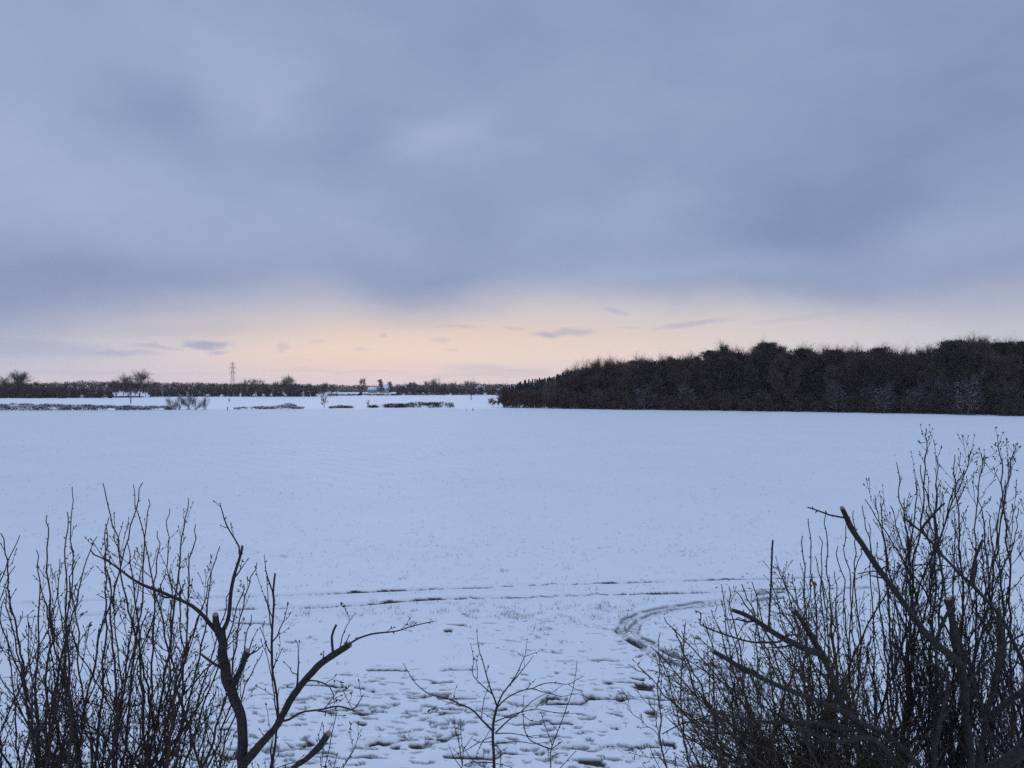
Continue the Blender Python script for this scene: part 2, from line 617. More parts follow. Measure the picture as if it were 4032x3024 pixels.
fine = np.arange(-39, 39.001, 0.1)
coarse = np.arange(39 + 3, 321, 3.0)
ang = np.radians(np.concatenate([fine, coarse]))
rad = [0.6]
while rad[-1] < 2200:
    r = rad[-1]
    f = 1.12 if r < 9.5 else 1.0017 if r < 27 else 1.009 if r < 260 else 1.035
    rad.append(r * f)
rad = np.array(rad)
A, Rr = np.meshgrid(ang, rad)
GX, GY = np.sin(A) * Rr, np.cos(A) * Rr
GH, GB = ground_relief(GX, GY)
# scarps too steep to hold snow stay bare
sl_r = np.zeros_like(GH)
sl_r[:-1] = np.diff(GH, axis=0) / np.diff(rad)[:, None]
sl_a = np.abs(np.roll(GH, -1, 1) - GH) / (np.radians(.1) * Rr)
steep = np.hypot(sl_r, np.where(np.abs(np.degrees(A)) < 38.9, sl_a, 0))
GB = np.where((Rr > 9.6) & (Rr < 26.5), np.maximum(GB, np.maximum(smooth(steep, 1.6, 2.2) * .8, smooth(sl_r, .85, 1.30) * .75 * (Rr < 19))), GB)
na, nr = len(ang), len(rad)
V = np.stack([GX, GY, GH], -1).reshape(-1, 3)
V = np.concatenate([V, [[0, 0, 0]]])
i = np.arange(nr - 1)[:, None] * na
j = np.arange(na)[None]
jn = (j + 1) % na
F4 = np.stack([i + jn, i + j, i + na + j, i + na + jn], -1).reshape(-1, 4)[:, ::-1]
F4 = F4[:, ::-1]
F4 = np.stack([i + j, i + na + j, i + na + jn, i + jn], -1).reshape(-1, 4)[:, ::-1]
F3 = np.stack([np.full(na, nr * na), np.arange(na), (np.arange(na) + 1) % na], -1)[:, ::-1]

M_snow = bpy.data.materials.new('snow_field')
M_snow.use_nodes = True
t = M_snow.node_tree
b = t.nodes['Principled BSDF']
b.inputs['Roughness'].default_value = .75
b.inputs['Specular IOR Level'].default_value = .15
at = t.nodes.new('ShaderNodeAttribute')
at.attribute_name = 'bare'
at2 = t.nodes.new('ShaderNodeAttribute')
at2.attribute_name = 'thin'
geo = t.nodes.new('ShaderNodeNewGeometry')
n_a = t.nodes.new('ShaderNodeTexNoise')
n_a.inputs['Scale'].default_value = 14
n_a.inputs['Detail'].default_value = 6
t.links.new(geo.outputs['Position'], n_a.inputs['Vector'])
n_b = t.nodes.new('ShaderNodeTexNoise')
n_b.inputs['Scale'].default_value = .12
n_b.inputs['Detail'].default_value = 5
t.links.new(geo.outputs['Position'], n_b.inputs['Vector'])
mxs = t.nodes.new('ShaderNodeMix')
mxs.data_type = 'RGBA'
mxs.inputs[6].default_value = (.72, .75, .765, 1)
mxs.inputs[7].default_value = (.80, .825, .835, 1)
t.links.new(n_b.outputs['Fac'], mxs.inputs[0])
mx0 = t.nodes.new('ShaderNodeMix')
mx0.data_type = 'RGBA'
t.links.new(at2.outputs['Fac'], mx0.inputs[0])
mx0.inputs[6].default_value = (.92, .925, .92, 1)
t.links.new(mxs.outputs[2], mx0.inputs[7])
soil = t.nodes.new('ShaderNodeMix')
soil.data_type = 'RGBA'
t.links.new(n_a.outputs['Fac'], soil.inputs[0])
soil.inputs[6].default_value = (.020, .019, .021, 1)
soil.inputs[7].default_value = (.075, .058, .050, 1)
mx = t.nodes.new('ShaderNodeMix')
mx.data_type = 'RGBA'
t.links.new(at.outputs['Fac'], mx.inputs[0])
t.links.new(mx0.outputs[2], mx.inputs[6])
t.links.new(soil.outputs[2], mx.inputs[7])
t.links.new(mx.outputs[2], b.inputs['Base Color'])
bp = t.nodes.new('ShaderNodeBump')
bp.inputs['Strength'].default_value = .35
bp.inputs['Distance'].default_value = .02
t.links.new(n_a.outputs['Fac'], bp.inputs['Height'])
t.links.new(bp.outputs[0], b.inputs['Normal'])

ground = mk('ground', V, F4, F3, M_snow, None, True)
ground['kind'] = 'structure'
a_ = ground.data.attributes.new('bare', 'FLOAT', 'POINT')
a_.data.foreach_set('value', np.concatenate([GB.ravel(), [0]]).astype(np.float32))
# this field has a thin cover over a sprouting crop; the grassland beyond the hedge lies deep
GD = np.hypot(GX, GY)
edge_y = np.interp(GX / np.maximum(GY, 1e-3), [-.66, -.3, 0, .2, .66], [gd(1617), gd(1612), gd(1610), gd(1606), gd(1640)])
thin = np.where(GY > 0, 1 - smooth(GY - edge_y, -1, 3), 1)
thin = thin * (.70 + .30 * smooth(GD, 13, 48))
a_ = ground.data.attributes.new('thin', 'FLOAT', 'POINT')
a_.data.foreach_set('value', np.concatenate([thin.ravel(), [.15]]).astype(np.float32))


def gz(x, y):
    h, _ = ground_relief(np.array([float(x)]), np.array([float(y)]))
    return float(h[0])


# ------------------------------------------------------------------ grass and stubble pushing through the snow
rng = np.random.default_rng(5)
gx, gy, gs = [], [], []


def sprout(n, ylo, yhi, xlo, xhi, clump, size, seed, thresh):
    yy = rng.uniform(ylo, yhi, n * 6)
    xx = rng.uniform(xlo, xhi, n * 6)
    d = CAMH * FPX / (yy - 1528)
    X = (xx - 2016) / FPX * d
    k = fbm(X / clump, d / (clump * .8), seed, 3) > thresh
    X, d = X[k][:n], d[k][:n]
    gx.append(X)
    gy.append(d)
    gs.append(np.full(len(X), size))


sprout(420, 2360, 2470, 900, 3100, .30, .075, 1, .60)
sprout(240, 2372, 2440, 1450, 2500, .25, .10, 9, .63)
sprout(420, 2440, 3024, 700, 3400, .30, .055, 2, .62)
sprout(1300, 2120, 2345, 300, 3600, .40, .065, 3, .52)
sprout(2000, 1800, 2200, -100, 4100, .8, .08, 4, .50)
sprout(1600, 1640, 1800, -100, 4100, 2.0, .10, 6, .48)
gx, gy, gs = np.concatenate(gx), np.concatenate(gy), np.concatenate(gs)
gh, _ = ground_relief(gx, gy)
g_tb = TB()
for rep in range(3):
    q = rng.normal(0, .05, (len(gx), 2))
    Bp = np.stack([gx + q[:, 0], gy + q[:, 1], gh - .01], -1)
    Dd = np.stack([rng.normal(0, .45, len(gx)), rng.normal(0, .45, len(gx)), np.ones(len(gx))], -1)
    g_tb.blades(Bp, Dd, gs * rng.uniform(.5, 1.5, len(gx)), np.where(gy > 40, .012, .008), rng)
tuft = [(1548, 2398, .16), (1745, 2402, .12), (1860, 2408, .14), (2010, 2412, .18), (2115, 2478, .22), (2330, 2395, .13), (2475, 2405, .15), (1420, 2420, .14), (1620, 2455, .13), (1290, 2395, .12), (2555, 2362, .14), (1185, 2420, .15),
        (1985, 2250, .14), (1590, 2275, .13), (2240, 2240, .13), (2400, 2950, .10), (2520, 2985, .12), (1130, 2560, .10), (1350, 2610, .10), (2045, 2575, .12), (2215, 2525, .10), (1120, 2190, .14), (2700, 2190, .14)]
for tx, ty, tz_ in tuft:
    q = G(tx, ty)
    n = int(rng.integers(10, 22))
    B = np.stack([q[0] + rng.normal(0, tz_ * .8, n), q[1] + rng.normal(0, tz_ * .5, n), np.zeros(n)], -1)
    B[:, 2] = ground_relief(B[:, 0], B[:, 1])[0] - .01
    g_tb.blades(B, np.stack([rng.normal(0, .5, n), rng.normal(0, .5, n), np.ones(n)], -1), tz_ * rng.uniform(.5, 1.2, n), .010, rng)
grass = g_tb.build('grass', M_grass, None, False)
tag(grass, 'thin dark grass and stubble poking through the snow of the field', 'grass', kind='stuff')


# ------------------------------------------------------------------ near trees and shrubs
def grow_path(p, d, L, n, rng, wig, trop, zig=0.0):
    w = rng.normal(0, wig, (n, 3)).cumsum(0)
    w[:, 2] += trop * np.arange(1, n + 1)
    dd = unit(d)[None] + w
    if zig:
        sd = unit(np.cross(d, rng.normal(0, 1, 3)))
        dd = dd + sd[None] * (zig * (1 - 2 * (np.arange(n) % 2)))[:, None]
    dd /= np.linalg.norm(dd, axis=1)[:, None] + 1e-9
    return np.concatenate([np.asarray(p, float)[None], np.asarray(p, float) + dd.cumsum(0) * (L / n)])


def at_len(path, cum, s):
    i = min(max(np.searchsorted(cum, s) - 1, 0), len(path) - 2)
    f = (s - cum[i]) / (cum[i + 1] - cum[i] + 1e-9)
    return path[i] * (1 - f) + path[i + 1] * f, unit(path[i + 1] - path[i]), i, f


def bud(tb, p, d, size):
    d = unit(d)
    tb.tube(np.array([p, p + d * size * .45, p + d * size]), np.array([.0028, .0042, .0010]) * (size / .016) ** .5, 4)


def shoots(path, rads, rng, tw, bd, depth, spacing, ang, lo, hi, trop, tstart=.2, wig=.10, budsize=.019, tipr=.0022, maxr=.0085, fall=.95):
    """side shoots and buds along a branch; the shoots carry shoots of their own"""
    seg = np.linalg.norm(np.diff(path, axis=0), axis=1)
    cum = np.concatenate([[0], np.cumsum(seg)])
    Lt = cum[-1]
    s = tstart * Lt + rng.uniform(0, spacing)
    phi = rng.uniform(0, 6.28)
    while s < Lt * .985:
        p, tdir, i, f = at_len(path, cum, s)
        r = rads[i] * (1 - f) + rads[i + 1] * f
        phi += 2.4 + rng.normal(0, .5)
        a = unit(np.cross(tdir, (0.31, 0.2, .93) if abs(tdir[2]) < .8 else (1, 0.2, 0)))
        bb = np.cross(tdir, a)
        nn = math.cos(phi) * a + math.sin(phi) * bb
        an = ang * rng.uniform(.7, 1.3)
        d = tdir * math.cos(an) + nn * math.sin(an)
        u = s / Lt
        L = rng.uniform(lo, hi) * 1.3 * (1 - u) ** fall * (.35 if rng.uniform() < .3 else 1)
        if depth > 0 and rng.uniform() < .72 and L > .05:
            n = max(3, int(L / .06))
            c = grow_path(p, d, L, n, rng, wig, trop, .16)
            rc = min(r * .62, maxr)
            rr = np.linspace(rc, tipr, n + 1)
            tw.tube(c, rr, 4 if rc > .004 else 3)
            shoots(c, rr, rng, tw, bd, depth - 1, spacing * .8, ang, lo * .36, hi * .42, trop, .18, wig, budsize, tipr, maxr * .6, fall)
            if bd is not None:
                bud(bd, c[-1], c[-1] - c[-2], budsize * 1.1)
        elif bd is not None:
            bud(bd, p + nn * r * .7, tdir * .6 + nn * .7, budsize * rng.uniform(.6, 1.3))
        s += spacing * rng.uniform(.55, 1.45)


def stem(base, tip, bow, rng, n=26, wig=.012, kz=1.45, kf=.05):
    base, tip = np.asarray(base, float), np.asarray(tip, float)
    L = np.linalg.norm(tip - base)
    u = np.linspace(0, 1, n)[:, None]
    kk = min(kz, tip[2] * .75) * rng.uniform(.70, 1.08)
    knee = base + np.array((tip[0] * kf, tip[1] * kf, kk)) + rng.normal(0, .17, 3) * (1, 1, 0)
    mid = knee * .5 + tip * .5 + np.array((tip[0] * .12, tip[1] * .12, -.01 * L)) * rng.uniform(-1.0, 1.5)
    p = resample(np.array([base, base * .4 + knee * .6, knee, mid, tip]), n)
    w = np.cumsum(rng.normal(0, wig, (n, 3)), axis=0)
    w -= u * w[-1]
    return p + w * np.array((1, 1, .3))


def limb(root, name, path, r0, r1, m, k=8, cut=False, rng=None, rough=.0):
    n = max(6, int(np.linalg.norm(np.diff(path, axis=0), axis=1).sum() / .05))
    p = resample(path, n)
    rr = np.linspace(r0, r1, n)
    if rng is not None:
        w = np.convolve(rng.normal(0, 1, n + 6), np.ones(4) / 4, 'same')[3:-3]
        rr = rr * (1 + .17 * w)
        q = rng.normal(0, 1, (n + 6, 3))
        q = np.stack([np.convolve(q[:, c], np.ones(5) / 5, 'same')[3:-3] for c in range(3)], -1)
        p = p + q * r0 * .34 * np.linspace(0, 1, n)[:, None] ** .3
    tb = TB()
    tb.tube(p, rr, k)
    o = tb.build(name, m, root)
    if cut:
        d = unit(p[-1] - p[-2])
        c = TB()
        c.tube(np.array([p[-1] - d * .002, p[-1] + d * .004, p[-1] + d * .0045]), np.array([rr[-1] * 1.0, rr[-1] * .93, rr[-1] * .80]), k + 2)
        c.build('cut_end', M_cut, o)
    return o, p, rr


def trace(pp, d0, d1=None, ox=0, oy=0, s=1.0):
    """traced outline of a limb -> points in the garden, its distance going from d0 to d1"""
    d1 = d0 if d1 is None else d1
    n = len(pp)
    return np.array([P(ox + x / s, oy + y / s, d0 + (d1 - d0) * i / max(n - 1, 1)) for i, (x, y) in enumerate(pp)])


def to_ground(path, base, side=.0):
    """carry a limb whose foot is out of the picture down to the root collar"""
    a = path[0]
    d = unit(path[0] - path[1])
    base = np.asarray(base, float)
    L = np.linalg.norm(a - base)
    c = a + d * L * .4
    c[2] = max(c[2], base[2] + .15)
    u = np.linspace(0, 1, 8)[:-1, None]
    low = (1 - u) ** 2 * base + 2 * u * (1 - u) * c + u ** 2 * a
    return np.concatenate([low, path])


# ---- the pruned tree at the lower left
rng = np.random.default_rng(11)
B0 = P(950, 3024, 5.6)
root = np.array((B0[0] + .05, 5.6, 0.0))
T1 = thing('pruned_tree', 'pruned bare tree with pale sawn stubs and a long sloping right limb', 'tree', root)
off = root.copy()
F = (700, 1900, 1.476)
K = (0, 1850, 1.413)
tw, bd = TB(), TB()


def L1(name, pp, crop, d0, d1, r0, r1, m=M_bark, cut=False, ground_=False, k=8, sh=None):
    path = trace(pp, d0, d1, *crop)
    if ground_:
        path = to_ground(path, root)
    o, p, rr = limb(T1, name, path - off, r0, r1, m, k, cut, rng)
    if sh:
        shoots(p, rr, rng, tw, bd, **dict(sh, hi=sh['hi'] * 1.6, lo=sh['lo'] * 1.5))
    return o


SH = dict(fall=.35, depth=2, spacing=.085, ang=.75, lo=.06, hi=.40, trop=.06, tstart=.35)
L1('trunk', [(362, 1659), (370, 1560), (375, 1440), (360, 1330), (330, 1240), (295, 1170), (265, 1080), (250, 990), (240, 900), (240, 860)], F, 5.6, 5.5, .058, .030, ground_=True, k=12)
L1('limb', [(240, 885), (226, 825), (216, 768)], F, 5.5, 5.42, .024, .022, cut=True, k=10)
L1('limb', [(1205, 900), (1175, 865), (1130, 810), (1060, 750), (960, 705), (870, 670), (770, 630), (690, 575), (600, 510), (530, 475), (505, 445)], K, 5.5, 5.2, .017, .004, sh=dict(SH, lo=.05, hi=.30, trop=.25, tstart=.25))
L1('limb', [(1215, 910), (1245, 885), (1270, 820), (1280, 720), (1290, 640), (1310, 560), (1335, 470), (1345, 425)], K, 5.5, 5.45, .014, .009, sh=dict(SH, hi=.4, tstart=.45))
L1('limb', [(1332, 470), (1328, 420), (1290, 360), (1255, 300), (1235, 230), (1222, 185)], K, 5.46, 5.4, .007, .003, sh=dict(SH, lo=.03, hi=.10, spacing=.07, tstart=.05))
L1('limb', [(312, 1195), (345, 1130), (375, 1060), (402, 978)], F, 5.55, 5.4, .023, .018, cut=True, k=10, sh=dict(SH, hi=.18, tstart=.2, spacing=.07))
L1('limb', [(265, 1085), (245, 1075), (190, 1040), (130, 995)], F, 5.5, 5.35, .011, .006, m=M_stem_red)
L1('limb', [(372, 1650), (400, 1615), (470, 1540), (560, 1440), (600, 1370), (650, 1280), (710, 1190), (780, 1110), (860, 1040), (930, 990), (1000, 940)], F, 5.6, 5.25, .034, .020, cut=True, k=10, sh=dict(SH, spacing=.10, lo=.05, hi=.22, tstart=.45))
L1('limb', [(960, 975), (990, 948), (1040, 910), (1130, 880), (1270, 865), (1370, 835), (1490, 808)], F, 5.27, 5.1, .007, .003, sh=dict(SH, depth=1, lo=.02, hi=.10, spacing=.09, tstart=.1))
L1('limb', [(905, 1010), (900, 960), (895, 900), (905, 860), (920, 830)], F, 5.3, 5.3, .010, .008)
L1('limb', [(925, 1000), (945, 950), (960, 880), (1000, 800), (1035, 755)], F, 5.3, 5.35, .005, .002, sh=dict(SH, lo=.03, hi=.15, tstart=.3))
L1('limb', [(600, 1385), (640, 1380), (720, 1335), (830, 1320), (940, 1300), (1010, 1320), (1050, 1280), (1080, 1230)], F, 5.4, 5.0, .008, .0035, sh=dict(SH, lo=.06, hi=.24, spacing=.08, tstart=.3))
L1('limb', [(740, 1155), (790, 1150), (860, 1170), (900, 1210), (912, 1280)], F, 5.35, 5.1, .006, .0025, sh=dict(SH, lo=.03, hi=.16, spacing=.09))
L1('limb', [(545, 1659), (565, 1550), (575, 1440), (585, 1340), (570, 1200), (550, 1100), (548, 980), (550, 850), (562, 700), (556, 640), (562, 530)], F, 5.75, 5.65, .018, .007, ground_=True, sh=dict(SH, spacing=.10, lo=.14, hi=.50, ang=.6, trop=.16, tstart=.45))
L1('limb', [(558, 650), (530, 580), (515, 530), (503, 420)], F, 5.66, 5.6, .006, .002, sh=dict(SH, lo=.02, hi=.08))
L1('limb', [(680, 1659), (730, 1620), (800, 1560), (850, 1500), (880, 1460)], F, 5.2, 5.05, .024, .019, cut=True, ground_=True, k=10, sh=dict(SH, hi=.14, tstart=.75))
L1('limb', [(855, 1659), (880, 1550), (900, 1430), (925, 1330)], F, 5.4, 5.4, .008, .0025, ground_=True, sh=dict(SH, lo=.1, hi=.4, trop=.2, tstart=.6))
L1('limb', [(960, 1659), (1030, 1540), (1050, 1470), (1075, 1430)], F, 5.5, 5.5, .007, .0025, ground_=True, sh=dict(SH, lo=.06, hi=.26, tstart=.6))
L1('limb', [(575, 1659), (700, 1620), (790, 1590), (850, 1510), (880, 1440), (900, 1400)], F, 5.5, 5.5, .007, .0025, ground_=True, sh=dict(SH, lo=.06, hi=.3, trop=.15, tstart=.6))
tw.build('twigs', M_twig, T1)['kind'] = 'stuff'
bd.build('buds', M_twig, T1)['kind'] = 'stuff'


# ---- multi-stemmed shrubs
def shrub(name, label, basepx, based, tips, seed, r0, sp, lo, hi, depth, ang, trop, m_stem, m_twig, group=None, bow=.10, budsize=.020, spread=.22, maxr=.0085, tstart=.34, tipr=.0023, extra=None, kz=1.45, kf=.05, fall=.95):
    rng = np.random.default_rng(seed)
    bp_ = P(basepx, 3024, based)
    root = np.array((bp_[0], based, 0.0))
    T = thing(name, label, 'shrub', root, group)
    tw, bd = TB(), TB()
    ends = []
    for tpx in tips:
        x, y = tpx[0], tpx[1]
        d = tpx[2] if len(tpx) > 2 and tpx[2] else based + rng.uniform(-.55, .75)
        rk = tpx[3] if len(tpx) > 3 else 1.0
        tip = P(x, y, d) - root
        L = np.linalg.norm(tip)
        base = np.array((rng.normal(0, spread), rng.normal(0, spread), -.02))
        base[:2] += tip[:2] * .10
        p = stem(base, tip, bow * rng.uniform(.4, 1.3), rng, max(14, int(L / .09)), .0115, kz, kf)
        rr = r0 * rk * rng.uniform(.75, 1.2) * (1 - np.linspace(0, 1, len(p)) ** 1.15) + .0034
        st_ = TB()
        st_.tube(p, rr, 6)
        st_.build('stem', m_stem, T)
        shoots(p, rr, rng, tw, bd, depth, sp, ang, lo, hi, trop, tstart, .10, budsize, tipr, maxr, fall)
        ends.append((p, rr))
    tw.build('twigs', m_twig, T)['kind'] = 'stuff'
    bd.build('buds', m_twig, T)['kind'] = 'stuff'
    if extra:
        extra(T, root, ends, rng)
    return T


rg = np.random.default_rng(3)
tipsA = [(285, 1918), (405, 1902), (525, 1908), (562, 1900), (585, 1965), (743, 1962), (668, 2002), (770, 2065), (430, 2035), (415, 2062), (383, 2112),
         (500, 2130), (620, 2090), (300, 2210), (700, 2180), (830, 2260), (866, 2150), (905, 2330), (960, 2300), (1012, 2215), (990, 2420), (940, 2500), (1035, 2560), (650, 2240), (560, 2230), (470, 2240)]
tipsA += [(rg.uniform(180, 1020), rg.uniform(2330, 2820)) for _ in range(12)] + [(rg.uniform(-160, 330), rg.uniform(2280, 2760)) for _ in range(9)]
shrub('bare_shrub', 'big bare red brown shrub fanning out behind the pruned tree', 455, 6.2, tipsA, 21, .0145, .095, .30, 1.05, 3, .58, .16, M_stem_red, M_twig, bow=.05, kz=2.0, kf=.05, tstart=.44, spread=.34)
tipsB = [(78, 2107), (185, 2027), (265, 2015), (143, 2165), (3, 2100), (-20, 2180), (60, 2230), (235, 2200), (160, 2300), (-90, 2240), (-160, 2150), (20, 2350), (110, 2420), (-60, 2440), (230, 2390)]
tipsB += [(rg.uniform(-260, 330), rg.uniform(2400, 2900)) for _ in range(8)]
shrub('bare_shrub', 'bare dark shrub leaning out past the left border', 90, 6.0, tipsB, 22, .0140, .095, .30, 1.0, 3, .58, .15, M_stem_red, M_twig, bow=.05, kz=1.9, kf=.05, tstart=.42, spread=.42)


# right: tall shrub with seed heads
def seedheads(tops, count):
    def f(T, root, ends, rng):
        sd = TB()
        for i in tops:
            p, rr = ends[i]
            for _ in range(count):
                k = -1 - int(rng.integers(0, 3))
                q = p[k] + rng.normal(0, .035, 3) + np.array((0, 0, rng.uniform(-.06, .07)))
                d = unit(rng.normal(0, .5, 3) + np.array((0, 0, 1)))
                b_ = p[max(k - 1, -len(p))]
                sd.tube(np.array([b_, (b_ + q) / 2 + rng.normal(0, .008, 3), q]), .0016, 3)
                sd.tube(np.array([q - d * .002, q + d * .006, q + d * .012, q + d * .017]), np.array([.0015, .0055, .0052, .001]), 5)
        sd.build('seed_heads', M_seed, T)['kind'] = 'stuff'
    return f


tipsC = [(3648, 1692), (3930, 1738), (4000, 1765), (3760, 1790), (3832, 1765), (3530, 1820), (3625, 1830), (3690, 1815), (3795, 1850), (3880, 1790), (3605, 1900),
         (3700, 1900), (3840, 1910), (3960, 1890), (4040, 1850), (4080, 1780), (3560, 1960), (3650, 1990), (3760, 2010), (3900, 2030), (4010, 2000), (3480, 1975), (3505, 1990),
         (3445, 1950), (3405, 1965), (3545, 2000), (4100, 2000), (3620, 2100), (3990, 2140), (3740, 2150), (3860, 2190), (4130, 1900), (4180, 2050)]
tipsC += [(rg.uniform(3420, 4150), rg.uniform(2150, 2750)) for _ in range(24)]
shrub('bare_shrub', 'tallest bare shrub on the right, with dry seed heads at its tips', 3760, 6.6, tipsC, 23, .0150, .105, .28, 1.15, 3, .48, .16, M_bark_grey, M_twig, bow=.05, spread=.62, kz=1.5, kf=.25, fall=.75, extra=seedheads([0, 1, 2, 9, 4], 15))
tipsE = [(3182, 2042), (3252, 2012), (3330, 2070), (3225, 2110), (3300, 2150), (3360, 2010), (3160, 2110), (3210, 2190), (3395, 1990), (3420, 2060), (3390, 2160), (3285, 2250)]
shrub('bare_shrub', 'slender forked shrub rising just left of the slanting sawn limb', 3330, 6.3, tipsE, 24, .0105, .12, .14, .42, 2, .48, .14, M_twig, M_twig, bow=.05, spread=.14, tstart=.45)


def leaves(T, root, ends, rng):
    lf, dl = TB(), TB()
    for p, rr in ends:
        for _ in range(9):
            q = p[-1 - int(rng.integers(0, 7))] + rng.normal(0, .06, 3)
            if q[2] + root[2] < 3.2:
                continue
            n = 1
            lf.blades(np.array([q]), rng.normal(0, 1, (n, 3)) + np.array((0, 0, -.2)), rng.uniform(.02, .038), rng.uniform(.010, .016), rng)
    for _ in range(5):
        q = P(3195 + rng.normal(0, 6), 2290 + rng.normal(0, 9), 5.9) - root
        dl.blades(np.array([q, q]), rng.normal(0, .5, (2, 3)) + np.array((0, 0, -1)), .045, .022, rng)
    lf.build('leaves', M_leaf, T, False)['kind'] = 'stuff'
    dl.build('dead_leaves', M_deadleaf, T, False)


tipsD = [(2512, 2622), (2560, 2545), (2600, 2490), (2615, 2430), (2660, 2500), (2700, 2450), (2740, 2500), (2770, 2440), (2840, 2300), (2870, 2310), (2900, 2330), (2920, 2300), (2960, 2290),
         (3040, 2260), (3060, 2230), (3090, 2270), (3120, 2260), (3150, 2290), (3190, 2280), (3230, 2270), (3010, 2320), (2980, 2360), (2800, 2400), (2850, 2420), (2770, 2560), (2700, 2600),
         (2610, 2700), (2640, 2760), (2620, 2820), (2670, 2890), (2690, 2960), (2580, 2560), (2720, 2680), (3260, 2330), (3300, 2360), (3110, 2360), (3180, 2380)]
tipsD += [(rg.uniform(2640, 3420), rg.uniform(2430, 3100)) for _ in range(54)]
shrub('bare_shrub', 'low dense twiggy shrub bulging left beneath the sawn limbs, a few olive leaves on top', 3430, 5.9, tipsD, 25, .0125, .071, .24, .85, 3, .78, .13, M_twig_olive, M_twig_olive, bow=.10, spread=.46, kz=2.05, kf=.10, fall=.62, tstart=.45, budsize=.012, extra=leaves)

# ---- the pruned tree at the lower right
rng = np.random.default_rng(12)
B0 = P(3700, 3024, 5.4)
root = np.array((B0[0], 5.5, 0.0))
off = root.copy()
T2 = thing('pruned_tree', 'large pruned tree of thick crossing sawn limbs at the right', 'tree', root)
E = (2500, 1650, 1.2076)
tw, bd = TB(), TB()


def L2(name, pp, d0, d1, r0, r1, m=M_bark_grey, cut=False, ground_=False, k=8, sh=None, crop=E):
    path = trace(pp, d0, d1, *crop)
    if ground_:
        path = to_ground(path, root + np.array((rng.uniform(-.12, .12), rng.uniform(-.1, .1), 0)))
    o, p, rr = limb(T2, name, path - off, r0, r1, m, k, cut, rng)
    if sh:
        shoots(p, rr, rng, tw, bd, **sh)
    return o


S2 = dict(fall=.5, depth=2, spacing=.07, ang=.90, lo=.05, hi=.32, trop=.03, tstart=.3)
L2('trunk', [(1592, 1659), (1582, 1500), (1562, 1300), (1538, 1130), (1512, 960), (1490, 855)], 5.5, 5.3, .042, .022, cut=True, ground_=True, k=12, sh=dict(S2, tstart=.6))
L2('limb', [(1560, 1210), (1540, 1155), (1440, 1075), (1390, 1030), (1280, 880), (1180, 740), (1100, 630), (1030, 520), (980, 425)], 5.4, 4.9, .026, .015, cut=True, k=10, sh=dict(S2, spacing=.075, lo=.04, hi=.16))
L2('limb', [(1000, 470), (930, 458), (870, 435), (822, 418)], 4.92, 4.8, .006, .004, sh=dict(S2, depth=0, spacing=.06))
L2('limb', [(1920, 1330), (1850, 1170), (1800, 1080), (1750, 960), (1700, 890), (1600, 780), (1500, 680), (1370, 540), (1280, 460)], 5.3, 5.0, .030, .007, ground_=True, k=10, sh=dict(S2, tstart=.5, lo=.06, hi=.26))
L2('limb', [(1385, 555), (1362, 525), (1400, 475), (1440, 430), (1472, 398)], 5.0, 5.0, .010, .006, sh=dict(S2, depth=0))
L2('limb', [(1600, 790), (1610, 700), (1625, 640), (1655, 575)], 5.1, 5.1, .013, .010, cut=True)
L2('limb', [(1260, 1560), (1170, 1490), (1080, 1450), (1010, 1400), (900, 1350), (750, 1290), (600, 1230), (480, 1170), (365, 1100)], 5.2, 4.8, .029, .014, cut=True, ground_=True, k=10, sh=dict(S2, spacing=.09, tstart=.5))
L2('limb', [(1200, 1660), (1160, 1590), (1080, 1480), (1000, 1370), (950, 1250), (900, 1130), (830, 1020), (752, 900)], 5.3, 5.1, .031, .018, cut=True, ground_=True, k=10, sh=dict(S2, tstart=.6))
L2('limb', [(905, 1140), (890, 1120), (830, 1100), (720, 1050), (640, 1000), (560, 950), (455, 908)], 5.15, 4.8, .022, .013, cut=True, k=10, sh=dict(S2, spacing=.08))
L2('limb', [(636, 1000), (640, 900), (646, 780), (650, 660), (655, 578)], 4.9, 4.9, .008, .006, cut=True, sh=dict(S2, depth=0, spacing=.09))
L2('limb', [(790, 1080), (720, 1048), (680, 1060), (560, 1060), (430, 1025), (330, 988), (308, 970), (318, 930), (285, 912)], 5.1, 4.8, .009, .003, sh=dict(S2, spacing=.12, hi=.12))
L2('limb', [(1260, 1640), (1120, 1510), (950, 1470), (850, 1440), (650, 1440), (500, 1420), (350, 1385)], 5.2, 4.75, .022, .009, ground_=True, sh=dict(S2, spacing=.08, lo=.08, hi=.34, tstart=.5))
L2('limb', [(1220, 1600), (1120, 1512), (1010, 1530), (930, 1522), (800, 1470), (690, 1400)], 5.1, 4.9, .017, .009, k=8, sh=dict(S2, tstart=.3))
L2('limb', [(1420, 1659), (1425, 1590), (1440, 1450), (1470, 1350), (1492, 1240), (1440, 1180), (1430, 1110), (1450, 1000), (1500, 915), (1520, 850)], 5.2, 4.9, .025, .010, cut=True, ground_=True, k=10, sh=dict(S2, tstart=.6))
L2('limb', [(1436, 1165), (1385, 1168), (1335, 1150), (1300, 1110)], 5.0, 4.8, .009, .004, sh=dict(S2, hi=.3))
L2('limb', [(1625, 1659), (1645, 1560), (1665, 1430), (1700, 1300), (1728, 1150), (1742, 1000), (1735, 900)], 5.7, 5.8, .036, .016, ground_=True, k=12, sh=dict(S2, tstart=.6, hi=.34))
L2('limb', [(1690, 1420), (1720, 1385), (1780, 1335), (1860, 1290), (1960, 1240)], 5.6, 5.3, .024, .018, k=10, sh=dict(S2, hi=.3))
L2('limb', [(1600, 1710), (1690, 1668), (1780, 1622), (1850, 1565), (1960, 1490)], 5.0, 4.7, .044, .036, ground_=True, k=12, sh=dict(S2, tstart=.7, hi=.25))
L2('limb', [(1560, 1290), (1620, 1210), (1700, 1130), (1760, 1070), (1850, 1020)], 5.4, 5.4, .013, .007, sh=dict(S2, hi=.34))
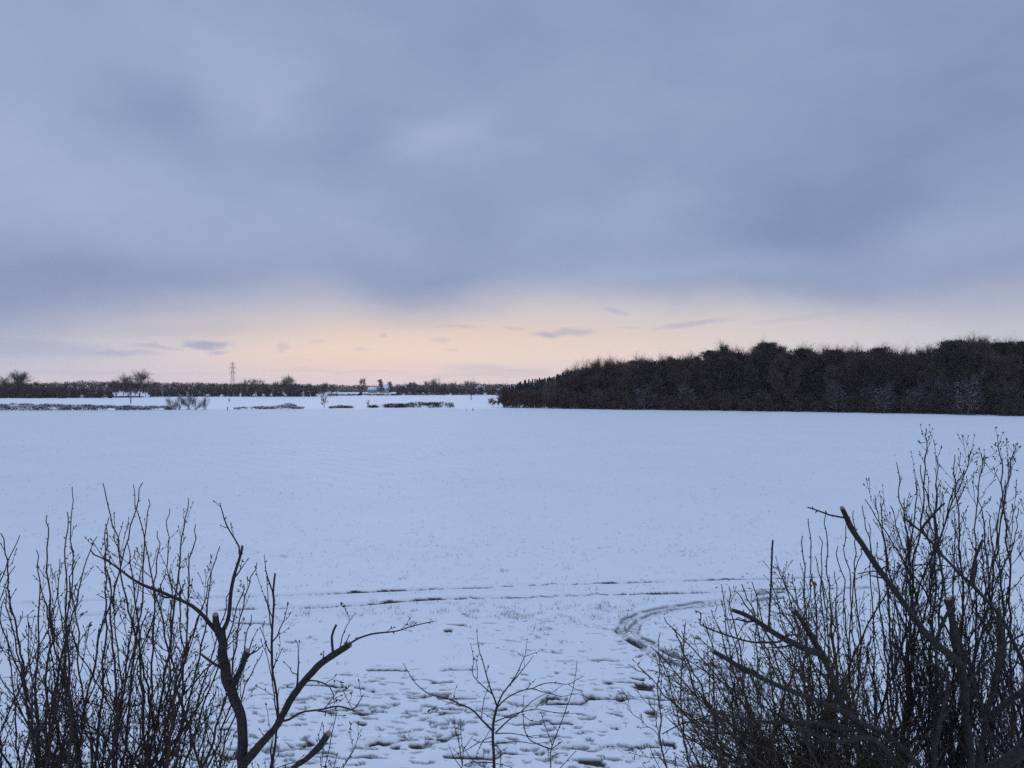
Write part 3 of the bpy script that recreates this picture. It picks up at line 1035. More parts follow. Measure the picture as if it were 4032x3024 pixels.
L2('limb', [(1270, 830), (1300, 720), (1370, 690), (1490, 700), (1580, 712)], 5.1, 5.3, .006, .003, sh=dict(S2, hi=.34))
L2('limb', [(1230, 800), (1150, 725), (1060, 738)], 5.05, 5.0, .006, .003, sh=dict(S2, hi=.24))
L2('limb', [(1200, 1640), (980, 1580), (820, 1500), (640, 1350), (520, 1290), (420, 1190), (230, 1235), (130, 1210), (40, 1160)][:0] or [(900, 1659), (760, 1600), (600, 1560), (470, 1500), (360, 1400), (240, 1290), (140, 1215), (60, 1190)], 5.6, 5.4, .014, .003, ground_=True, m=M_twig_olive, sh=dict(S2, lo=.10, hi=.42, ang=.6, trop=.14, spacing=.09, tstart=.5))
L2('limb', [(420, 1385), (300, 1430), (220, 1450), (130, 1497)], 5.2, 5.0, .006, .003, sh=dict(S2, hi=.12))
tw.build('twigs', M_twig, T2)['kind'] = 'stuff'
bd.build('buds', M_twig, T2)['kind'] = 'stuff'

# ---- the thin saplings in the middle
rng = np.random.default_rng(13)
Gc = (1700, 2500, 2.765)


def sapling(label, basex, d, paths):
    b0 = P(basex, 3024, d)
    root = np.array((b0[0], d, 0.0))
    T = thing('sapling', label, 'sapling', root)
    br, bd = TB(), TB()
    trunk_done = False
    for pp, r0, r1, gnd in paths:
        path = trace(pp, d, d + rng.uniform(-.5, .5), *Gc)
        path[0, 1] = d
        if gnd:
            path = to_ground(path, root)
        n = max(6, int(np.linalg.norm(np.diff(path, axis=0), axis=1).sum() / .05))
        p = resample(path - root, n)
        rr = np.linspace(r0, r1, n)
        if gnd and not trunk_done:
            tt = TB()
            tt.tube(p, rr, 8)
            tt.build('trunk', M_bark, T)
            trunk_done = True
        else:
            b1 = TB()
            b1.tube(p, rr, 5)
            b1.build('branch', M_twig, T)
        shoots(p, rr, rng, br, bd, 1 if r0 > .004 else 0, .12, .7, .02, .09, .05, .3 if not gnd else .8)
    if br.n:
        br.build('twigs', M_twig, T)['kind'] = 'stuff'
    if bd.n:
        bd.build('buds', M_twig, T)['kind'] = 'stuff'


sapling('thin bare sapling with long wavy side branches standing alone in the middle', 1945, 6.4, [
    ([(680, 1449), (675, 1300), (668, 1200), (665, 1080), (670, 960), (690, 860), (712, 780)], .020, .011, True),
    ([(712, 785), (680, 690), (640, 590), (615, 510), (580, 380), (545, 250), (520, 190), (500, 60), (488, -69)], .008, .002, False),
    ([(665, 650), (560, 560), (470, 470), (440, 410), (455, 320), (455, 250), (435, 150), (420, 90)], .005, .002, False),
    ([(495, 480), (500, 370), (485, 290), (515, 200)], .003, .002, False), ([(485, 290), (455, 240)], .002, .0015, False),
    ([(712, 785), (760, 660), (850, 540), (930, 420), (980, 300), (1015, 232)], .008, .003, False),
    ([(1015, 235), (1030, 120), (1043, 45)], .003, .0016, False), ([(1015, 235), (1120, 195), (1252, 155)], .003, .0016, False),
    ([(850, 545), (940, 440), (1010, 355), (1070, 280), (1110, 225)], .005, .002, False), ([(1010, 355), (1003, 240)], .002, .002, False),
    ([(715, 790), (800, 700), (900, 640), (1000, 600), (1110, 580), (1180, 540), (1280, 520), (1380, 525), (1490, 540), (1560, 495), (1650, 450)], .006, .002, False),
    ([(1490, 540), (1560, 585), (1640, 620)], .003, .0016, False), ([(1040, 592), (1080, 530), (1132, 480)], .003, .0016, False),
    ([(1110, 582), (1200, 620), (1300, 640), (1400, 670), (1530, 650), (1650, 620)], .004, .0018, False),
    ([(660, 1045), (600, 980), (540, 920), (480, 850), (400, 790), (300, 755), (230, 715), (140, 685), (0, 655), (-80, 610), (-178, 525), (-240, 430), (-312, 307)], .009, .002, False),
    ([(400, 792), (230, 750), (130, 720), (60, 685)], .003, .0018, False), ([(232, 715), (250, 620), (282, 525)], .003, .0016, False),
    ([(540, 920), (555, 780), (580, 660), (610, 590), (640, 470)], .004, .0018, False), ([(660, 910), (580, 860), (480, 815)], .004, .0018, False),
    ([(690, 945), (800, 900), (920, 855), (1050, 820), (1130, 805), (1250, 830), (1400, 850), (1630, 857)], .005, .0018, False),
    ([(1130, 805), (1200, 720), (1320, 620), (1430, 545)], .003, .0016, False),
    ([(690, 1070), (780, 980), (870, 900), (960, 850), (1030, 780), (1120, 700), (1290, 620)], .007, .002, False),
    ([(975, 860), (1040, 910), (1110, 942), (1310, 925)], .003, .0016, False),
    ([(690, 1075), (860, 1070), (1000, 1095), (1110, 1120), (1200, 1115)], .005, .0018, False), ([(1040, 1108), (1130, 1095), (1270, 1080)], .003, .0016, False),
    ([(690, 1185), (840, 1165), (1000, 1165), (1090, 1185), (1150, 1180), (1320, 1160)], .005, .0018, False),
    ([(655, 1165), (510, 1165), (440, 1130)], .005, .002, False), ([(520, 1165), (400, 1240), (300, 1290), (190, 1320)], .004, .0018, False),
    ([(655, 1110), (560, 1150), (530, 1220), (490, 1290), (500, 1340)], .004, .002, False), ([(630, 1040), (590, 1110), (555, 1160)], .003, .002, False),
    ([(660, 1390), (540, 1390), (480, 1395), (400, 1310), (345, 1215)], .005, .002, False),
    ([(690, 1200), (750, 1270), (750, 1400), (745, 1449)], .005, .003, False), ([(695, 1310), (760, 1260), (830, 1225)], .004, .002, False), ([(700, 1400), (800, 1420), (880, 1445)], .004, .002, False)])
sapling('spindly whip of a sapling with one tall leaning shoot', 2168, 6.1, [
    ([(1295, 1449), (1295, 1320), (1300, 1240), (1340, 1130), (1390, 1000), (1420, 930), (1470, 780), (1530, 620), (1560, 470), (1585, 275)], .013, .002, True),
    ([(1300, 1245), (1180, 1200), (1090, 1160), (1040, 1110), (1010, 1020), (995, 900), (995, 780), (1003, 650)], .006, .002, False),
    ([(1308, 1200), (1270, 1080), (1220, 950), (1185, 840)], .004, .0016, False), ([(1305, 1240), (1380, 1190), (1430, 1155)], .004, .0018, False),
    ([(1310, 1330), (1380, 1290), (1462, 1285)], .004, .0018, False), ([(1368, 1045), (1330, 990), (1302, 950)], .003, .0016, False),
    ([(1330, 1540), (1400, 1449), (1480, 1360), (1572, 1260)], .004, .0025, False), ([(1280, 1380), (1272, 1300), (1270, 1240)], .003, .002, False)])
sapling('small tuft of upright whips left of the middle sapling', 1820, 6.0, [
    ([(330, 1449), (342, 1300), (330, 1200), (315, 1050), (308, 910)], .008, .002, True),
    ([(330, 1410), (300, 1200), (260, 1050), (240, 880)], .004, .0016, False), ([(325, 1449), (240, 1330), (180, 1190)], .004, .0016, False),
    ([(335, 1390), (290, 1300), (225, 1230)], .003, .0016, False), ([(342, 1250), (400, 1170), (445, 1100)], .004, .0018, False),
    ([(318, 1340), (295, 1150), (285, 950)], .004, .0018, False), ([(340, 1420), (400, 1400), (460, 1370)], .003, .0016, False)])


# ------------------------------------------------------------------ distant trees
def bare_tree(name, seed, h, w, label, cat='tree', clear=.22, trunk_r=.22, m_b=M_farbark, m_t=M_fartwig, tw_n=9, tw_l=.11, bw=.030, levels=3, up=.10, n_main=7, multi=1, dens=1.0, group=None):
    """a leafless tree of height h and crown width w: trunk and limbs, and a crown of fine twigs"""
    rng = np.random.default_rng(seed)
    T = thing(name, label, cat, (0, 0, 0), group)
    tk, cr = TB(), TB()
    Bs, Ds, Ls = [], [], []

    def rec(p, d, L, r, lev):
        n = 5
        c = grow_path(p, d, L, n, rng, .16, up)
        rr = np.linspace(r, r * .45, n + 1)
        (tk if lev <= 1 else cr).tube(c, np.maximum(rr, bw * .35), 4 if lev <= 1 else 3)
        if lev >= levels:
            for q in range(n + 1):
                k = max(1, int(tw_n * dens / 2))
                td = unit(c[min(q + 1, n)] - c[max(q - 1, 0)])
                dd = td[None] * .8 + rng.normal(0, .55, (k, 3)) + np.array((0, 0, .18))
                Bs.append(np.repeat(c[q][None], k, 0))
                Ds.append(dd)
                Ls.append(rng.uniform(.6, 1.5, k) * h * tw_l)
            return
        nc = int(rng.integers(4, 7))
        for q in range(nc):
            f = .35 + .65 * (q + rng.uniform(0, .7)) / nc
            f = min(f, .99)
            i_ = int(f * n)
            pp = c[i_] + (c[min(i_ + 1, n)] - c[i_]) * (f * n - i_)
            td = unit(c[min(i_ + 1, n)] - c[max(i_ - 1, 0)])
            dd = unit(td * rng.uniform(.8, 1.2) + rng.normal(0, .42, 3))
            rec(pp, dd, L * rng.uniform(.55, .80), r * .42, lev + 1)

    for s_ in range(multi):
        b_ = np.array((rng.normal(0, .04 * w), rng.normal(0, .04 * w), -.1)) if multi > 1 else np.array((0, 0, -.1))
        lean = rng.normal(0, .05 if multi == 1 else .28, 3)
        ht = h * (.62 if multi == 1 else rng.uniform(.42, .6))
        tp = grow_path(b_, np.array((lean[0], lean[1], 1)), ht, 7, rng, .06, .05)
        rt = np.linspace(trunk_r, trunk_r * .35, 8)
        tk.tube(tp, rt, 6)
        nm = max(3, int(n_main / (1 if multi == 1 else 1.6)))
        for q in range(nm):
            f = clear / .62 + (1 - clear / .62) * (q + rng.uniform(.1, .9)) / nm
            f = min(max(f, .05), .995)
            i_ = min(int(f * 7), 6)
            pp = tp[i_] + (tp[i_ + 1] - tp[i_]) * (f * 7 - i_)
            ph = q * 2.4 + rng.uniform(-.5, .5)
            el_ = .25 + .85 * f + rng.normal(0, .12)
            d = np.array((math.cos(ph) * math.cos(el_), math.sin(ph) * math.cos(el_), math.sin(el_)))
            Lm = (w * .5 * (1.05 - .35 * f) + (h * .38) * f * f * .55) * rng.uniform(.8, 1.05)
            rec(pp, d, Lm * .62, trunk_r * .42 * (1.15 - f * .6), 1)
    Bs, Ds, Ls = np.concatenate(Bs), np.concatenate(Ds), np.concatenate(Ls)
    cr.blades(Bs, Ds, Ls, bw * rng.uniform(.7, 1.5, len(Bs)), rng)
    # second order of fine spray off the twigs
    k = rng.integers(0, len(Bs), int(len(Bs) * 1.1))
    u = Ds[k] / (np.linalg.norm(Ds[k], axis=1)[:, None] + 1e-9)
    b2 = Bs[k] + u * Ls[k][:, None] * rng.uniform(.2, .8, (len(k), 1))
    cr.blades(b2, u * .7 + rng.normal(0, .6, (len(k), 3)) + np.array((0, 0, .15)), Ls[k] * .6, bw * .7, rng)
    tk.build('trunk', m_b, T)
    cr.build('crown', m_t, T, False)
    # scale so that the stated height is the real one
    zt = np.percentile(np.concatenate([b2[:, 2], Bs[:, 2]]), 99.5)
    T['h'] = float(zt)
    xs = np.percentile(np.abs(np.concatenate([b2[:, :2].ravel(), Bs[:, :2].ravel()])), 97)
    T['w'] = float(2 * xs)
    return T


def pine_tree(name, seed, h, w, label, clear=.35, group=None, m=M_pine, flat=.6):
    """a pine: bare stem, uneven dark clumps of needles with gaps between them"""
    rng = np.random.default_rng(seed)
    T = thing(name, label, 'pine', (0, 0, 0), group)
    tk, cr = TB(), TB()
    tp = grow_path((0, 0, -.1), (rng.normal(0, .05), rng.normal(0, .05), 1), h * .95, 8, rng, .05, .05)
    tk.tube(tp, np.linspace(.20, .06, 9), 6)
    zs = []
    for q in range(26):
        f = clear + (1 - clear) * (q + rng.uniform(0, 1)) / 26
        i_ = min(int(f * 8), 7)
        pp = tp[i_] + (tp[i_ + 1] - tp[i_]) * (f * 8 - i_)
        ph = q * 2.4 + rng.uniform(-.6, .6)
        prof = math.sin(min(1, (1 - f) / (1 - clear) * 1.25 + .28) * math.pi * .5) * (.75 + .25 * math.sin(f * 9))
        Lb = w * .5 * prof * rng.uniform(.55, 1.15)
        d = np.array((math.cos(ph), math.sin(ph), rng.uniform(.05, .6)))
        c = grow_path(pp, d, Lb, 4, rng, .15, .06)
        tk.tube(c, np.linspace(.05, .02, 5), 3)
        for e in range(3):
            ctr = c[-1 - e] + rng.normal(0, .25, 3)
            n = int(95 * rng.uniform(.6, 1.2))
            rad_ = np.array((.85, .85, .42)) * rng.uniform(.65, 1.15)
            B = ctr + np.clip(rng.normal(0, .5, (n, 3)), -1.1, 1.1) * rad_
            D_ = (B - ctr) / rad_ + rng.normal(0, .5, (n, 3)) + np.array((0, 0, .5))
            cr.blades(B, D_, rng.uniform(.22, .50, n), rng.uniform(.10, .20, n), rng)
            zs.append(B[:, 2].max() + .3)
    tk.build('trunk', M_farbark, T)
    cr.build('crown', m, T, False)
    T['h'] = float(np.percentile(zs, 99))
    T['w'] = float(w)
    return T


def spruce_tree(name, seed, h, w, label, group=None):
    rng = np.random.default_rng(seed)
    T = thing(name, label, 'spruce', (0, 0, 0), group)
    tk, cr = TB(), TB()
    tk.tube(np.array([(0, 0, -.1), (0, 0, h * .5), (0, 0, h * .98)]), np.array([.16, .09, .02]), 5)
    n = 2600
    f = rng.uniform(.04, 1, n) ** .85
    ph = rng.uniform(0, 6.283, n)
    lay = .75 + .25 * np.sin(f * h * 6.0 + rng.uniform(0, .6, n))
    rr = w * .5 * (1 - f) ** 1.35 * lay * np.sqrt(rng.uniform(.05, 1, n)) + .03
    B = np.stack([np.cos(ph) * rr, np.sin(ph) * rr, f * h - rr * .25], -1)
    D_ = np.stack([np.cos(ph), np.sin(ph), np.full(n, -.25)], -1) + rng.normal(0, .3, (n, 3))
    cr.blades(B, D_, rng.uniform(.25, .55, n), rng.uniform(.10, .2, n), rng)
    tk.build('trunk', M_farbark, T)
    cr.build('crown', M_spruce, T, False)
    T['h'], T['w'] = float(h), float(w)
    return T


HIDE = []
PROTO_USED = set()


def place(proto, x, d, top_px, wscale=None, rng=None, label=None, group=None, base_px=None):
    """stand a tree at distance d where the photo shows it, its top where the photo has it"""
    p = P(x, 1528, d)
    z = gz(p[0], p[1])
    H = CAMH + (1528 - top_px) / FPX * d - z
    s = H / proto['h']
    ws = (s if wscale is None else wscale) * proto.get('wide', 1.0)
    rz = rng.uniform(0, 6.28) if rng is not None else 0
    loc = (p[0], p[1], z - .05)
    if proto.name not in PROTO_USED:
        PROTO_USED.add(proto.name)
        proto.location, proto.rotation_euler, proto.scale = loc, (0, 0, rz), (ws, ws, s)
        if label:
            proto['label'] = label
        if group:
            proto['group'] = group
        return proto
    return dup(proto, loc, rz, (ws, ws, s), label, group)


rw = np.random.default_rng(77)
# ---- the wood on the right
WB = [(1900, 1606), (1980, 1605), (2400, 1612), (2800, 1617), (3200, 1622), (3600, 1629), (4032, 1638), (4700, 1656)]
WTOP = [(1950, 1520), (2060, 1505), (2150, 1490), (2215, 1466), (2260, 1446), (2310, 1426), (2400, 1422), (2480, 1418), (2560, 1402), (2620, 1396), (2700, 1393), (2780, 1404), (2835, 1372),
        (2862, 1362), (2920, 1392), (3000, 1362), (3040, 1346), (3090, 1376), (3200, 1376), (3350, 1370), (3480, 1364), (3600, 1376), (3650, 1386), (3700, 1354), (3800, 1338), (3850, 1334), (3900, 1346), (4000, 1352), (4032, 1342), (4700, 1330)]
ip = lambda tab, x: float(np.interp(x, [a for a, _ in tab], [b for _, b in tab]))
GW = 'trees of the dark wood'
pines = [pine_tree('pine_tree', 100 + k, 14, (6.0, 7.5, 5.2, 6.6)[k], 'dark pine', (.30, .38, .25, .42)[k], GW) for k in range(4)]
wbare = [bare_tree('bare_tree', 200 + k, 12, (7, 8, 6, 7.5, 6.5)[k], 'bare tree', clear=.16, trunk_r=.17, n_main=9, tw_n=8, tw_l=.085, bw=.035, group=GW) for k in range(5)]
wsky = [bare_tree('bare_tree', 220 + k, 12, (7, 6, 8)[k], 'bare tree', clear=.3, trunk_r=.13, n_main=8, tw_n=4, tw_l=.10, bw=.018, up=.22, group=GW) for k in range(3)]
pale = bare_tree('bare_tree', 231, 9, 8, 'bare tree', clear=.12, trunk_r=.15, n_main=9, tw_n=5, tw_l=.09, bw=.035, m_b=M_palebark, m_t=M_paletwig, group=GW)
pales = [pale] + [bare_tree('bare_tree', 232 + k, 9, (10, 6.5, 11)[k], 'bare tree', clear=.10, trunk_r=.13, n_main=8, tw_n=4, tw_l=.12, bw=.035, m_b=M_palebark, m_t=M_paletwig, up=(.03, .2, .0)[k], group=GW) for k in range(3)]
for pt in pales:
    sn = TB()
    ns = 150
    sa = rw.uniform(0, 6.28, ns)
    sr_ = np.sqrt(rw.uniform(.02, 1, ns)) * pt['w'] * .42
    sz = pt['h'] * rw.uniform(.12, .8, ns)
    sn.blades(np.stack([np.cos(sa) * sr_, np.sin(sa) * sr_, sz], -1), np.stack([np.cos(sa), np.sin(sa), rw.uniform(-.1, .5, ns)], -1) + rw.normal(0, .3, (ns, 3)), rw.uniform(.4, 1.3, ns), rw.uniform(.03, .07, ns), rw)
    sn.build('caught_snow', M_snowcap, pt, False)
wshrub = [bare_tree('woodland_shrub', 240 + k, 4.0, 4.6, 'bare shrub', 'shrub', clear=.03, trunk_r=.05, n_main=7, tw_n=9, tw_l=.13, bw=.030, multi=5, levels=2, group='shrubs along the foot of the wood') for k in range(3)]
L_PINE = 'dark pine massed in the wood beyond the snowy field'
L_BARE = 'leafless tree massed among the pines of the wood'
L_SHR = 'bare shrub at the foot of the wood along the field edge'
# crown-forming trees: their tops make the skyline
x = 2235.0
k = 0
while x < 4420:
    d = gd(ip(WB, x)) + rw.uniform(5, 16)
    top = ip(WTOP, x) + rw.uniform(-8, 22)
    conifer = (x > 2540 and rw.uniform() < .66)
    if conifer:
        place(pines[k % 4], x, d, top, None, rw, L_PINE, GW)
    else:
        place(wsky[k % 3], x, d, top - 9, None, rw, L_BARE, GW)
        place(wbare[k % 5], x + 14, d + 2, top + 10, None, rw, L_BARE, GW)
    x += rw.uniform(26, 50)
    k += 1
# second and third rows fill the body of the wood
for row, (d0, lowr) in enumerate(((1.5, 34), (20, 14), (30, 18))):
    x = 2230.0 + row * 17
    while x < 4420:
        d = gd(ip(WB, x)) + d0 + rw.uniform(0, 6)
        top = ip(WTOP, x) + lowr + rw.uniform(-10, 55 if row == 0 else 12)
        if rw.uniform() < (.30 if row == 0 else .55) and x > 2500:
            place(pines[k % 4], x, d, top, None, rw, L_PINE, GW)
        else:
            place(wbare[k % 5], x, d, top, None, rw, L_BARE, GW)
        x += rw.uniform(48, 90)
        k += 1
# singled-out trees of the wood
for q in range(26):
    xq = 2560 + q * 70 + rw.uniform(-30, 30)
    place(wsky[q % 3], xq, gd(ip(WB, xq)) + rw.uniform(8, 14), ip(WTOP, xq) - rw.uniform(-6, 16), None, rw, 'leafless crown showing against the sky between the pines of the wood', 'bare crowns between the pines')
place(pale, 3810, gd(1634) - 1.5, 1470, None, rw, 'pale branched bare tree standing before the wood, wide low limbs', GW)
place(pale, 3480, gd(1627) - 1, 1505, None, rw, 'pale branched small tree in front of the dark pines, midway along the wood', GW)
place(pale, 2390, gd(1612) + 2, 1520, None, rw, 'pale stemmed bare tree near the low end of the wood', GW)
place(pale, 2700, gd(1616) + 1, 1505, None, rw, 'pale twiggy tree in the wood between the low end and the tall pine', GW)
place(pines[1], 2862, gd(1618) + 7, 1360, None, rw, 'pine whose crown sticks up highest in the left half of the wood', GW)
place(pines[0], 3040, gd(1620) + 7, 1344, None, rw, 'round headed tall pine in the middle of the wood', GW)
place(pines[3], 3830, gd(1634) + 7, 1332, None, rw, 'tallest broad pine toward the right end of the wood', GW)
place(wsky[2], 2310, gd(1610) + 6, 1416, None, rw, 'tall bare tree with upswept twigs at the low end of the wood', GW)
place(wsky[0], 2405, gd(1612) + 6, 1408, None, rw, 'bare tree with a spiky top against the sky near the low end of the wood', GW)
for q, (xq, up) in enumerate(((2470, 60), (2545, 105), (2585, 70), (2850, 60), (2925, 105), (2960, 50), (2990, 85), (3250, 60), (3290, 130), (3325, 80), (3420, 115), (3580, 70), (3610, 120), (3690, 160), (3745, 75), (3930, 90), (3985, 140), (4015, 80))):
    place(pales[q % 4], xq + rw.uniform(-14, 14), gd(ip(WB, xq)) + rw.uniform(-1, 4.5), ip(WB, xq) - up, None, rw, 'pale twigged small tree grey against the dark front of the wood', 'pale twigged trees at the front of the wood')
# shrubs along the foot
x = 1985.0
k = 0
while x < 4420:
    d = gd(ip(WB, x)) + rw.uniform(-1.5, 4)
    top = ip(WB, x) - rw.uniform(34, 78)
    place(wshrub[k % 3], x, d, top, None, rw, L_SHR, 'shrubs along the foot of the wood')
    x += rw.uniform(11, 22)
    k += 1
# dim depth of the wood: stems and twigs that nobody could count
tb = TB()
for row in range(4):
    n = 8500
    xx = rw.uniform(2140, 4450, n)
    dd = np.array([gd(ip(WB, q)) for q in xx]) + 9 + row * 8 + rw.uniform(0, 6, n)
    X = (xx - 2016) / FPX * dd
    tp = np.array([CAMH + (1528 - ip(WTOP, q) - 26) / FPX * e for q, e in zip(xx, dd)])
    Z = rw.uniform(0, 1, n) ** 1.1 * tp
    tb.blades(np.stack([X, dd, Z], -1), rw.normal(0, .6, (n, 3)) + np.array((0, 0, .7)), rw.uniform(.9, 2.2, n), rw.uniform(.15, .40, n), rw)
    for q in range(70):
        j_ = int(rw.integers(0, n))
        tb.tube(np.array([(X[j_], dd[j_], -.1), (X[j_] + rw.normal(0, .2), dd[j_], tp[j_] * .8)]), np.array([.14, .05]), 5)
n = 15000
n = 26000
xx = rw.uniform(2020, 4450, n)
dd = np.array([gd(ip(WB, q)) for q in xx]) + rw.uniform(1.5, 34, n)
X = (xx - 2016) / FPX * dd
tb.blades(np.stack([X, dd, rw.uniform(-.1, 1, n) ** 1.0 * 4.6], -1), rw.normal(0, .7, (n, 3)) + np.array((0, 0, .7)), rw.uniform(.6, 1.5, n), rw.uniform(.06, .20, n), rw)
wi = tb.build('woodland', M_fartwig, None, False)
tag(wi, 'dim tangle of stems and twigs deep inside the wood', 'woodland', kind='stuff')

# ---- spruce plantation behind the low end of the wood
spr = [spruce_tree('spruce_tree', 300 + k, 12, (6.0, 7.0, 5.4)[k], 'spruce') for k in range(3)]
GS = 'spruces behind the low end of the wood'
x = 1985.0
k = 0
while x < 2290:
    for row in range(2):
        d = 310 + row * 16 + rw.uniform(0, 10)
        top = np.interp(x, [1985, 2060, 2150, 2230, 2290], [1524, 1504, 1488, 1470, 1456]) + rw.uniform(-6, 9) + row * -2
        place(spr[k % 3], x + rw.uniform(-5, 5), d, float(top), None, rw, 'pointed spruce in the blue plantation behind the low end of the wood', GS)
        k += 1
    x += rw.uniform(5, 10)
x = 1930.0
while x < 2300:
    d = gd(1600) + rw.uniform(8, 40)
    top = float(np.interp(x, [1930, 2000, 2100, 2200, 2300], [1566, 1552, 1528, 1508, 1480])) + rw.uniform(-6, 14)
    place(wbare[k % 5] if x > 2020 else wshrub[k % 3], x, d, top, None, rw, 'leafless low tree on the tapering end of the wood' if x > 2020 else 'thin bare bush at the tip of the wood', 'low trees on the tip of the wood')
    x += rw.uniform(12, 20)
    k += 1

# ---- hedgerow trees along the far side of the grassland
htree = [bare_tree('hedgerow_tree', 400 + k, 10, (9, 11, 8, 10, 9, 12)[k], 'bare tree', clear=.14, trunk_r=.21, n_main=10, tw_n=6, tw_l=.085, bw=.019, levels=3) for k in range(6)]
bigt = bare_tree('hedgerow_tree', 425, 15, 14, 'bare tree', clear=.2, trunk_r=.26, n_main=11, tw_n=6, tw_l=.085, bw=.030, up=.12)
bigt['wide'] = 1.5
poplar = bare_tree('hedgerow_tree', 420, 14, 9, 'bare tree', clear=.25, trunk_r=.16, n_main=6, tw_n=3, tw_l=.12, bw=.020, up=.22, levels=2)
far_con = pine_tree('conifer', 430, 11, 6.5, 'conifer', .08, None, M_spruce)
hbush = [bare_tree('field_bush', 440 + k, 3.2, 4.5, 'bush', 'bush', clear=.03, trunk_r=.05, n_main=6, tw_n=4, tw_l=.18, bw=.012, multi=6, levels=2, up=.22) for k in range(3)]
hmass = [bare_tree('hedgerow_bush', 450 + k, 6, 9, 'bush', 'bush', clear=.03, trunk_r=.10, n_main=8, tw_n=12, tw_l=.16, bw=.10, multi=6, levels=2) for k in range(3)]


def belt(x0, x1, step, base, tops, protos, label, group, jit=11, bj=1.0):
    x = x0
    k = int(rw.integers(0, 9))
    while x < x1:
        d = gd(base + rw.uniform(-bj, bj))
        t_ = float(np.interp(x, [a for a, _ in tops], [b for _, b in tops])) + rw.uniform(-jit * .5, jit)
        place(protos[k % len(protos)], x, d, t_, None, rw, label, group)
        x += step * rw.uniform(.7, 1.3)
        k += 1


belt(-160, 440, 24, 1567.5, [(-160, 1500), (100, 1503), (230, 1498), (300, 1508), (440, 1512)], htree, 'bare hedgerow tree in the thick belt at the left end of the far field', 'far trees, left belt')
belt(-170, 250, 16, 1567.5, [(-160, 1524), (250, 1526)], hmass, 'dense leafless bush filling the left belt of far trees', 'bushes of the left belt', 8)
belt(250, 440, 30, 1567, [(250, 1528), (440, 1530)], hmass, 'rounded dark bush under the hedgerow trees near the telegraph pole', 'bushes near the pole', 8, 1.5)
belt(440, 600, 20, 1566, [(440, 1500), (500, 1490), (600, 1506)], htree, 'bare tree clustered round the tall tree behind the telegraph pole', 'far trees round the tall tree')
belt(600, 930, 17, 1562, [(600, 1508), (760, 1508), (930, 1512)], htree, 'bare tree of the even far row left of the pylon', 'far trees left of the pylon', 9)
belt(600, 1240, 26, 1562, [(600, 1532), (930, 1530), (1240, 1532)], hmass, 'dark bush low between the trunks of the far row', 'bushes of the far row', 8, 1.0)
belt(930, 1330, 17, 1562, [(930, 1508), (960, 1498), (1030, 1498), (1060, 1508), (1120, 1500), (1180, 1508), (1330, 1514)], htree, 'bare tree of the far row right of the pylon', 'far trees right of the pylon', 11)
belt(1560, 1990, 20, 1554, [(1560, 1512), (1640, 1502), (1700, 1504), (1760, 1500), (1860, 1502), (1990, 1512)], htree, 'bare tree in the far clump left of the wood', 'far trees left of the wood', 8)
belt(1580, 1990, 22, 1554, [(1560, 1526), (1990, 1526)], hmass, 'dense bush in the far clump left of the wood', 'bushes left of the wood', 8)
S = lambda pr, x, by, top, label, grp=None: place(pr, x, gd(by), top, None, rw, label, grp)
S(htree[1], 8, 1567, 1466, 'taller bare tree at the left border of the far belt')
S(htree[0], 62, 1567, 1468, 'lower half of a twin crowned pair rising over the left belt')
S(bigt, 88, 1567, 1461, 'higher crown of the twin pair rising over the left belt')
S(bigt, 548, 1566, 1458, 'tallest spreading bare tree behind the telegraph pole')
S(bigt, 506, 1566, 1474, 'second tallest bare tree left of the spreading one by the pole')
S(htree[4], 455, 1566, 1494, 'small bare tree at the left foot of the cluster by the pole')
S(bigt, 1132, 1562, 1478, 'round bare tree standing above the far row right of the pylon')
S(htree[3], 1020, 1562, 1494, 'broad low crown just right of the pylon')
S(poplar, 1436, 1551, 1478, 'tall two stemmed bare tree above the snowy roofs')
S(htree[2], 1425, 1551, 1490, 'round bare tree beside the tall two stemmed one')
S(far_con, 1505, 1550, 1492, 'dark rounded evergreen beside the snowy roofs')
S(far_con, 1541, 1550, 1501, 'smaller dark evergreen right of the rounded one')
S(far_con, 1612, 1552, 1504, 'low dark evergreen at the start of the far clump')
S(poplar, 1732, 1554, 1474, 'slim upswept poplar like tree above the far clump')
S(poplar, 1796, 1554, 1489, 'small thin tree like a broom above the far clump')
S(htree[1], 1858, 1556, 1490, 'round bare tree behind the right telegraph pole')
S(htree[4], 1703, 1554, 1490, 'bare tree left of the slim upswept one')
S(htree[2], 1280, 1561, 1506, 'last bare tree at the right end of the far row, low boughs')
S(hmass[0], 1420, 1556, 1540, 'snow flecked bush on the strip left of the roofs')

